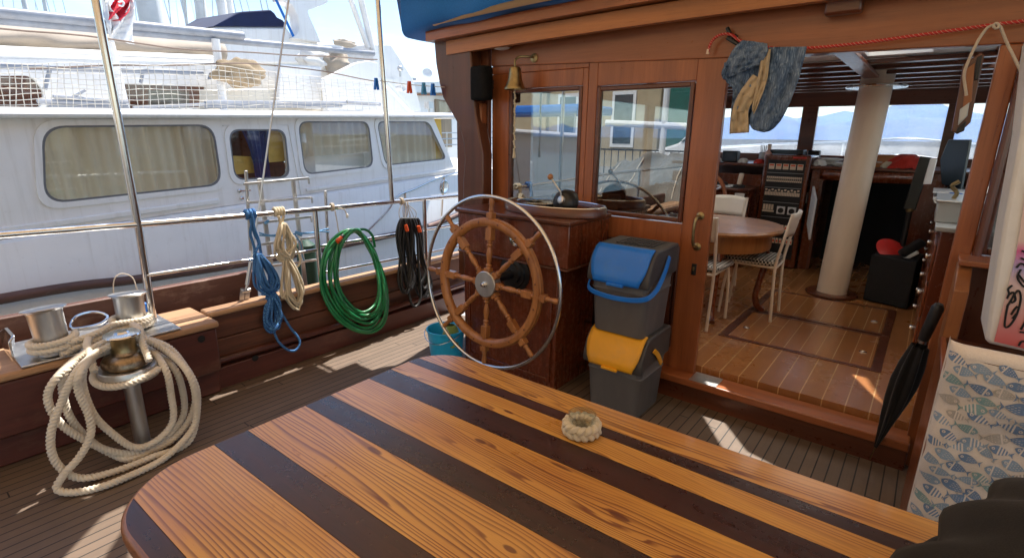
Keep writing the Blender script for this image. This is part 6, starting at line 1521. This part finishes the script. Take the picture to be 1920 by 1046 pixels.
for (xa, ya, xb, yb, r) in ((385, 193, 648, 194, .03), (385, 199, 640, 199, .026), (650, 193, 712, 196, .03), (70, 190, 235, 196, .02), (100, 182, 240, 192, .018), (90, 200, 240, 201, .02), (250, 203, 400, 195, .016), (130, 186, 160, 170, .012)): b.tube([wpx(xa, ya, -.7), wpx(xb, yb, -.7)], r, 8)
b.build('stowed_poles', M['grey_pipe'], wbt)
b = MB()
for pts in (((-20, 50), (120, 66), (270, 84), (480, 100), (620, 108), (706, 110)), ((60, 126), (400, 122), (530, 122), (640, 142), (710, 154))): b.tube(wob(spline([wpx(*p, -1.2) for p in pts], .2), .02, 1, len(pts)), .009, 6)
b.build('lifeline', paint('rusty wire', (.16, .10, .07), .6), wbt)
# tan sail cover along the boom
b = MB()
def sailc(u, v):
    a = v*pi*1.0; x = -120+530*u; yt = 36+.083*x; h = 66-.03*x
    p = wpx(x, yt+4+h*v, -3.0); return p+_n*(.25*sin(a)+.03*sin(u*21+v*6))
b.grid(sailc, 70, 14); b.build('boom_cover', M['tan_canvas'], wbt, solid=.01, smooth=80)
b = MB(); b.tube([wpx(-120, 92, -2.7), wpx(398, 112, -2.7)], .06, 10); b.tube([wpx(-120, 101, -2.65), wpx(398, 122, -2.65)], .05, 10); b.build('boom', M['white_paint'], wbt)
# bundles on the roof (loose things)
def bundle(px, py, rx, ry, off, mat, label, name='canvas_bundle', cat='bundle', seed=0):
    c = wpx(px, py, off); rn = random.Random(seed); ph = [rn.uniform(0, 6) for _ in range(6)]
    sc = (CAM_POS-c).length/FOC
    b = MB(); b.grid(lambda u, v: c+(_u*cos(2*pi*u)*rx*sin(pi*v)+_w*ry*cos(pi*v)+_n*sin(2*pi*u)*.5*ry*sin(pi*v))*sc*(1+.13*sin(u*19+v*5+ph[0])*sin(pi*v)+.10*sin(u*31-v*13+ph[1])*sin(pi*v)+.09*sin(v*21+u*6+ph[2])), 56, 26, closeu=True)
    return tag(b.build(name, mat, None, smooth=80), label, cat)
bundle(452, 138, 42, 21, -2.0, fabric('brown netting bundle', (.44, .33, .20), (.25, .18, .11), 120, big=9, weave=.6), 'brown bundle of netting slung above the yacht roof', 'net_bundle', seed=1)
bundle(590, 112, 36, 15, -2.5, M['white_paint'], 'white sheet crumpled on the upper deck of the yacht', 'white_sheet', 'sheet', seed=2)
bundle(634, 122, 26, 22, -2.45, M['tan_canvas'], 'tan canvas folded beside the white sheet on the yacht', 'tan_canvas', 'canvas', seed=3)
bundle(648, 82, 24, 6, -2.9, M['tan_canvas'], 'tan awning rolled on top of the yacht wheelhouse', 'rolled_awning', 'canvas', seed=4)
# safety netting
b = MB(); rn = random.Random(3)
def netp(px, py): return wpx(px, py, -.35)
for k in range(56):
    x = -10+k*13.2; top = 118+.012*x if x < 430 else 128+(x-430)*.10; 
    b.tube(wob(spline([netp(x+rn.uniform(-2, 2)-4, top+rn.uniform(-2, 2)), netp(x+rn.uniform(-2, 2), (top+206)/2), netp(x+3+rn.uniform(-2, 2), 207)], .12), .008, 4, k), .0032, 4, cap=False)
for k in range(10):
    f_ = k/9; b.tube(wob(spline([netp(x, (118+.012*x if x < 430 else 128+(x-430)*.10)*(1-f_)+206*f_) for x in range(-10, 735, 60)], .12), .012, 3, 90+k), .0032, 4, cap=False)
nt_ = b.build('safety_netting', paint('pale net twine', (.66, .62, .54), .8, .1, 8)); tag(nt_, 'pale safety netting strung along the roof of the white yacht', 'netting')
# flag
fl_ = thing('flag', 'red and white flag hanging limp above the yacht', 'flag', wpx(222, 85, -2.0))
fm = NT('red and white flag cloth'); g = fm.node('ShaderNodeNewGeometry'); fm.set(**{'Base Color': (.62, .03, .05), 'Roughness': .8})
def flg(pts0, pts1, amp, seed):
    a = [wpx(x, y, -2.0) for x, y in pts0]; c = [wpx(x, y, -2.0) for x, y in pts1]; a = spline(a, .03); c = spline(c, .03)
    return MB().grid(lambda u, v: a[min(len(a)-1, int(v*(len(a)-1)+.5))].lerp(c[min(len(c)-1, int(v*(len(c)-1)+.5))], u)+_n*amp*sin(u*9+v*7+seed), 20, 24)
flg([(213, -5), (208, 15), (200, 38)], [(249, -5), (240, 20), (228, 40)], .04, 1).build('red_field', fm.m, fl_, solid=.004, smooth=80)
flg([(196, -5), (196, 30), (204, 55), (206, 72)], [(210, -5), (206, 15), (226, 42), (212, 55)], .03, 2).build('white_field', M['white_paint'], fl_, solid=.004, smooth=80)
flg([(226, 36), (212, 52), (205, 72)], [(250, -5), (250, 40), (252, 84)], .03, 3).build('white_hanging', M['white_paint'], fl_, solid=.004, smooth=80)
MB().tube(spline([wpx(x, y, -1.96) for x, y in ((222, 5), (228, 3), (232, 6), (229, 12), (222, 10))], .02), .012, 6).build('white_device', M['white_paint'], fl_)
MB().tube([wpx(190, -15, -2.02), wpx(211, 80, -2.02)], .02, 8).build('flag_staff', M['white_paint'], fl_)
# masts of yachts beyond
def far_mast(px0, px1, py1, dist, wpix, label, rig=True):
    d0 = ray(px1, py1); k = dist/((d0.x**2+d0.y**2)**.5); foot = CAM_POS+d0*k; foot.z = -.5
    d1 = ray(px0, 0); k1 = dist/((d1.x**2+d1.y**2)**.5); top_ = CAM_POS+d1*k1; top_ = foot+(top_-foot)*2.6
    t = thing('yacht_mast', label, 'mast', foot, 'masts of yachts beyond the motor yacht')
    r = wpix*dist/FOC/2*1.3
    MB().tube([foot, top_], [r, r*.7], 12).build('spar', M['white_paint'], t)
    if rig:
        b = MB()
        for s in (-1, 1): b.tube([foot+Vector((s*1.3, s*.5, 1)), top_], .012, 5); b.tube([foot+Vector((s*.9, s*.4, 1)), foot.lerp(top_, .62)], .010, 5)
        b.build('shrouds', M['steel_dull'], t)
        q = foot.lerp(top_, .6); MB().tube([q+Vector((-.9, -.4, 0)), q+Vector((.9, .4, 0))], .03, 6).build('spreaders', M['white_paint'], t)
far_mast(278, 300, 50, 16, 28, 'thick pale mast with furled sail right of the flag')
far_mast(374, 390, 60, 15, 13, 'slim pale mast in front of the navy cover')
far_mast(414, 432, 60, 13, 12, 'pale mast crossing the navy flybridge cover')
far_mast(428, 450, 60, 13.6, 10, 'thin pale mast just right of another mast on the flybridge')
far_mast(44, 52, 20, 22, 5, 'distant slender mast at the far left of the sky')
far_mast(82, 84, 20, 26, 4, 'distant slender mast left of the steel awning pole')
far_mast(343, 360, 40, 30, 4, 'distant slender mast between the thick mast and the slim one')
# white cruiser further off with a wooden door
OC = -7.0
cr = thing('white_cruiser', 'white cruiser with a weathered wooden door seen past the deckhouse edge', 'boat', wpx(840, 330, OC))
def cru(pts, off, th, name, mat, bevel=.03): return MB().prism([wpx(x, y, off) for x, y in pts], -_n*th).build(name, mat, cr, bevel=bevel)
cru([(755, 178), (1000, 178), (1000, 420), (755, 420)], OC, 3, 'cabin', M['white_gel'])
cru([(745, 152), (1000, 152), (1000, 175), (745, 175)], OC+.3, 3.4, 'cabin_roof', M['white_gel'])
cru([(745, 176), (1000, 178), (1000, 181), (745, 179)], OC+.32, .1, 'trim_strip', M['ply'], .005)
wd = wood('weathered grey door', (.42, .33, .22), (.26, .20, .14), 'z', .7, 0, seed=30)
dr = cru([(817, 186), (846, 190), (848, 276), (820, 276)], OC+.08, .07, 'door', wd, .01)
b = MB(); b.prism([wpx(822, 190, OC+.1), wpx(840, 193, OC+.1), wpx(842, 224, OC+.1), wpx(826, 222, OC+.1)], -_n*.01); b.build('door_pane', M['pane_boat'], dr)
cru([(700, 330), (1000, 310), (1000, 460), (700, 460)], OC+1.6, 4, 'hull', M['white_gel'])
b = MB()
for y in (250, 261, 272): b.tube([wpx(820, y, OC+1.4), wpx(950, y-3, OC+1.4)], .02, 6)
for x in (838, 862, 890): b.tube([wpx(x, 248, OC+1.4), wpx(x, 300, OC+1.4)], .02, 6)
b.build('pulpit_rail', M['steel_dull'], cr)
q = wpx(*Zp(1440, 555), OC); b = MB(); b.lathe([(0, 0), (.10, .01), (.17, .05), (.18, .06), (.16, .06), (0, .02)], along(q, (.6, -.4, .3)), 22); b.tube([q, q+Vector((0, 0, -.5))], .02, 8); b.build('satellite_dish', M['white_paint'], cr)
q = wpx(*Zp(1350, 595), OC); b = MB(); b.bar(q, q+_u*-.25, .1, .08); b.tube([q+Vector((0, 0, 0)), q+Vector((0, 0, -.25))], .03, 8); b.build('deck_camera', M['grey_pipe'], cr)
# peg line between pole and deckhouse
t = thing('peg_line', 'thin clothes line stretched from the awning pole to the deckhouse', 'line', onx(770, 160, -3.3))
pl0, pl1 = onx(712, 152, -3.45), ony(834, 164, 2.93)
MB().tube(spline([pl0, pl0.lerp(pl1, .5)+Vector((0, 0, -.006)), pl1], .05), .0028, 6).build('line', M['rope_grey'], t)
for px, mt, lb in ((705, 'blue_plastic', 'dark blue clothes peg against the awning pole'), (768, 'orange_plastic', 'orange clothes peg alone in the middle of the line'), (795, 'rope_ltblue', 'light blue clothes peg next to the deckhouse edge peg'), (812, 'blue_plastic', 'blue clothes peg nearest the deckhouse edge')):
    f_ = (px-712)/(834-712); q = pl0.lerp(pl1, f_)+Vector((0, 0, .012))
    t = thing('clothes_peg', lb, 'peg', q+Vector((0, 0, -.09)), 'clothes pegs on the line')
    mt = M[mt] if mt != 'rope_ltblue' else paint('light blue plastic', (.10, .40, .70), .4)
    for s in (-1, 1): MB().bar(q+Vector((s*.005, s*.012*(1 if px != 712 else 1), -.08)), q+Vector((0, s*.004, .006)), .020, .012, (0, 1, 0)).build('prong', mt, t, bevel=.002)
    MB().tube([q+Vector((-.007, 0, -.028)), q+Vector((.007, 0, -.028))], .005, 8).build('spring', M['steel'], t)

# ============================================================ ASTERN: the quay that the glazed wall mirrors
b = MB(); b.box(-40, 30, -40, -6.8, -1.4, .35); structure(b.build('quay', M['concrete']))
t = thing('quay_building', 'ochre quayside building with pilasters and a dark green door', 'building', (-6, -15, .35))
MB().box(-26, 14, -18, -15, .35, 7).build('facade', M['plaster'], t)
for x in (-15, -12.2, -9.4, -6.9, -4.5, -2): MB().box(x-.3, x+.3, -15, -14.8, .35, 6.5).build('pilaster', M['plaster'], t, bevel=.03)
MB().box(-8.8, -7.4, -15, -14.95, .35, 3.6).build('door', M['green_door'], t)
for x in (-10.8, -5.7, -3.2, -13.6):
    f = MB().box(x-.55, x+.55, -15, -14.93, 1.2, 3.5).build('window', M['white_paint'], t); MB().box(x-.42, x+.42, -14.93, -14.91, 1.35, 3.35).build('pane', M['screen'], f)
v = thing('parked_van', 'white van parked on the quay astern', 'van', (-5.2, -11, .35))
vp = [(-7.3, .75), (-7.35, 1.15), (-6.4, 1.45), (-5.7, 2.15), (-3.0, 2.2), (-2.9, .75)]
MB().prism([(x, -10.1, z) for x, z in vp], (0, -1.7, 0)).build('body', M['white_gel'], v, bevel=.08, seg=3)
MB().prism([(-6.3, -10.09, 1.5), (-5.65, -10.09, 2.05), (-4.9, -10.09, 2.05), (-4.9, -10.09, 1.5)], (0, .012, 0)).build('side_window', M['screen'], v)
for x in (-6.5, -3.7):
    wo = MB().lathe([(.2, 0), (.33, 0), (.34, .02), (.34, .2), (.2, .2)], along((x, -10.05, .69), (0, -1, 0)), 28).build('wheel', M['rubber'], v); MB().lathe([(0, -.01), (.2, -.01), (.2, .02)], along((x, -10.05, .69), (0, -1, 0)), 24).build('rim', M['grey_metal'], wo)
MB().box(-6.05, -5.95, -10.08, -9.95, 1.5, 1.68).build('mirror', M['black'], v, bevel=.02)
t = thing('quay_railing', 'dark iron railing along the quay edge', 'railing', (-6, -7.6, .35))
for z in (.55, 1.25): MB().box(-20, 6, -7.62, -7.58, z, z+.04).build('bar', M['black'], t)
b = MB()
for k in range(100): b.box(-19+k*.22-.01, -19+k*.22+.01, -7.61, -7.59, .36, 1.26)
b.build('balusters', M['black'], t)
t = thing('covered_boat', 'boat under a grey tarpaulin moored astern', 'boat', (-3.8, -4.6, -1))
def tarp(u, v):
    p = Vector((-5.8+4.3*u, -5.4+2.4*v, .1+1.15*sin(pi*v)**.5*sin(pi*min(1, u*1.05))**.35+.06*sin(u*40+v*5)*sin(pi*v)+.05*sin(v*14)))
    return p+Vector((0, .05, .06))*(noise.fractal(Vector((u*7, v*6, 1)), 1., 2., 4)+1.2*(1-abs(noise.noise(Vector((u*9+v*4, v*5, 4))))*3))
MB().grid(tarp, 140, 50).build('tarpaulin', M['grey_canvas'], t, smooth=80)
MB().prism([(-5.9, -5.5, -1), (-1.4, -5.5, -1), (-1.2, -5.5, .12), (-6.0, -5.5, .12)], (0, 2.6, 0)).build('hull', M['white_gel'], t, bevel=.1)
MB().box(-6.0, -1.2, -2.89, -2.87, -.12, .04).build('sheer_stripe', M['navy_canvas'], t)
MB().tube([(-4.4, -4.2, .5), (-4.4, -4.2, 9)], .06, 10).build('mast', M['white_paint'], t)
MB().tube([(-5.7, -4.2, 1.9), (-2.2, -4.2, 1.75)], .07, 10).build('boom', M['white_paint'], t)
for k, x in enumerate((-5.2, -4.6, -3.7, -3.0)): MB().tube([tarp((x+5.8)/4.3, v/12)+Vector((0, .01, .012)) for v in range(13)], .012, 6).build('lashing', M['rope_grey'], t)
b = MB()
for x in (-5.9, -3.2, -1.4): b.tube([(x, -3.0, .1), (-4.4, -4.2, 8.8)], .008, 5)
b.build('shrouds', M['black'], t)
t = thing('blue_trimmed_boat', 'white boat with blue canopy moored astern to port', 'boat', (-8.2, -4.5, -1))
MB().prism([(-11, -5.8, -1), (-6.2, -5.8, -1), (-6.0, -5.8, .45), (-11.2, -5.8, .6)], (0, 2.2, 0)).build('hull', M['white_gel'], t, bevel=.1)
MB().box(-11, -6.1, -3.6, -3.585, .12, .28).build('blue_stripe', M['blue_canvas'], t)
c_ = MB().box(-10.2, -6.5, -5.4, -4.2, .6, 1.35).build('cabin', M['white_gel'], t, bevel=.08)
for x in (-9.8, -8.8, -7.8, -7.1): MB().box(x, x+.55, -4.2, -4.185, .85, 1.2).build('cabin_window', M['screen'], c_, bevel=.003)
MB().box(-10.4, -6.3, -5.6, -4.0, 2.1, 2.3).build('canopy', M['blue_canvas'], t, bevel=.05)
b = MB()
for x in (-10.2, -8.3, -6.5):
    for y in (-5.4, -4.2): b.tube([(x, y, .6), (x, y, 2.12)], .025, 8)
b.build('canopy_frame', M['steel_dull'], t)
b = MB()
for z in (.75, .95): b.tube([(-11, -3.65, z), (-6.0, -3.65, z-.05)], .012, 6)
for k in range(7): b.tube([(-10.9+.8*k, -3.65, .45), (-10.9+.8*k, -3.65, .98)], .012, 6)
b.build('guard_wires', M['steel_dull'], t)
# ============================================================ AHEAD: foredeck rail, breakwater
t = thing('bow_rail', 'white tubular rail around the foredeck seen through the windscreen', 'railing', (-.55, 11, .62))
for z in (1.12, 1.45): MB().tube(spline([(-2.8, 8.2, z), (-2.4, 10, z+.06), (-1.5, 12.4, z+.12), (-.55, 13.6, z+.2), (.4, 12.4, z+.12), (1.3, 10, z+.06), (1.7, 8.2, z)], .2), .02, 8).build('rail', M['steel_dull'], t)
for x, y in ((-2.4, 10), (-1.5, 12.4), (.4, 12.4), (1.3, 10)): MB().tube([(x, y, .6), (x, y, 1.55)], .018, 8).build('post', M['steel_dull'], t)
b = MB(); b.box(-160, 220, 95, 100, -1.2, 1.6); b.build('breakwater', M['concrete'])
structure(bpy.data.objects['breakwater'])
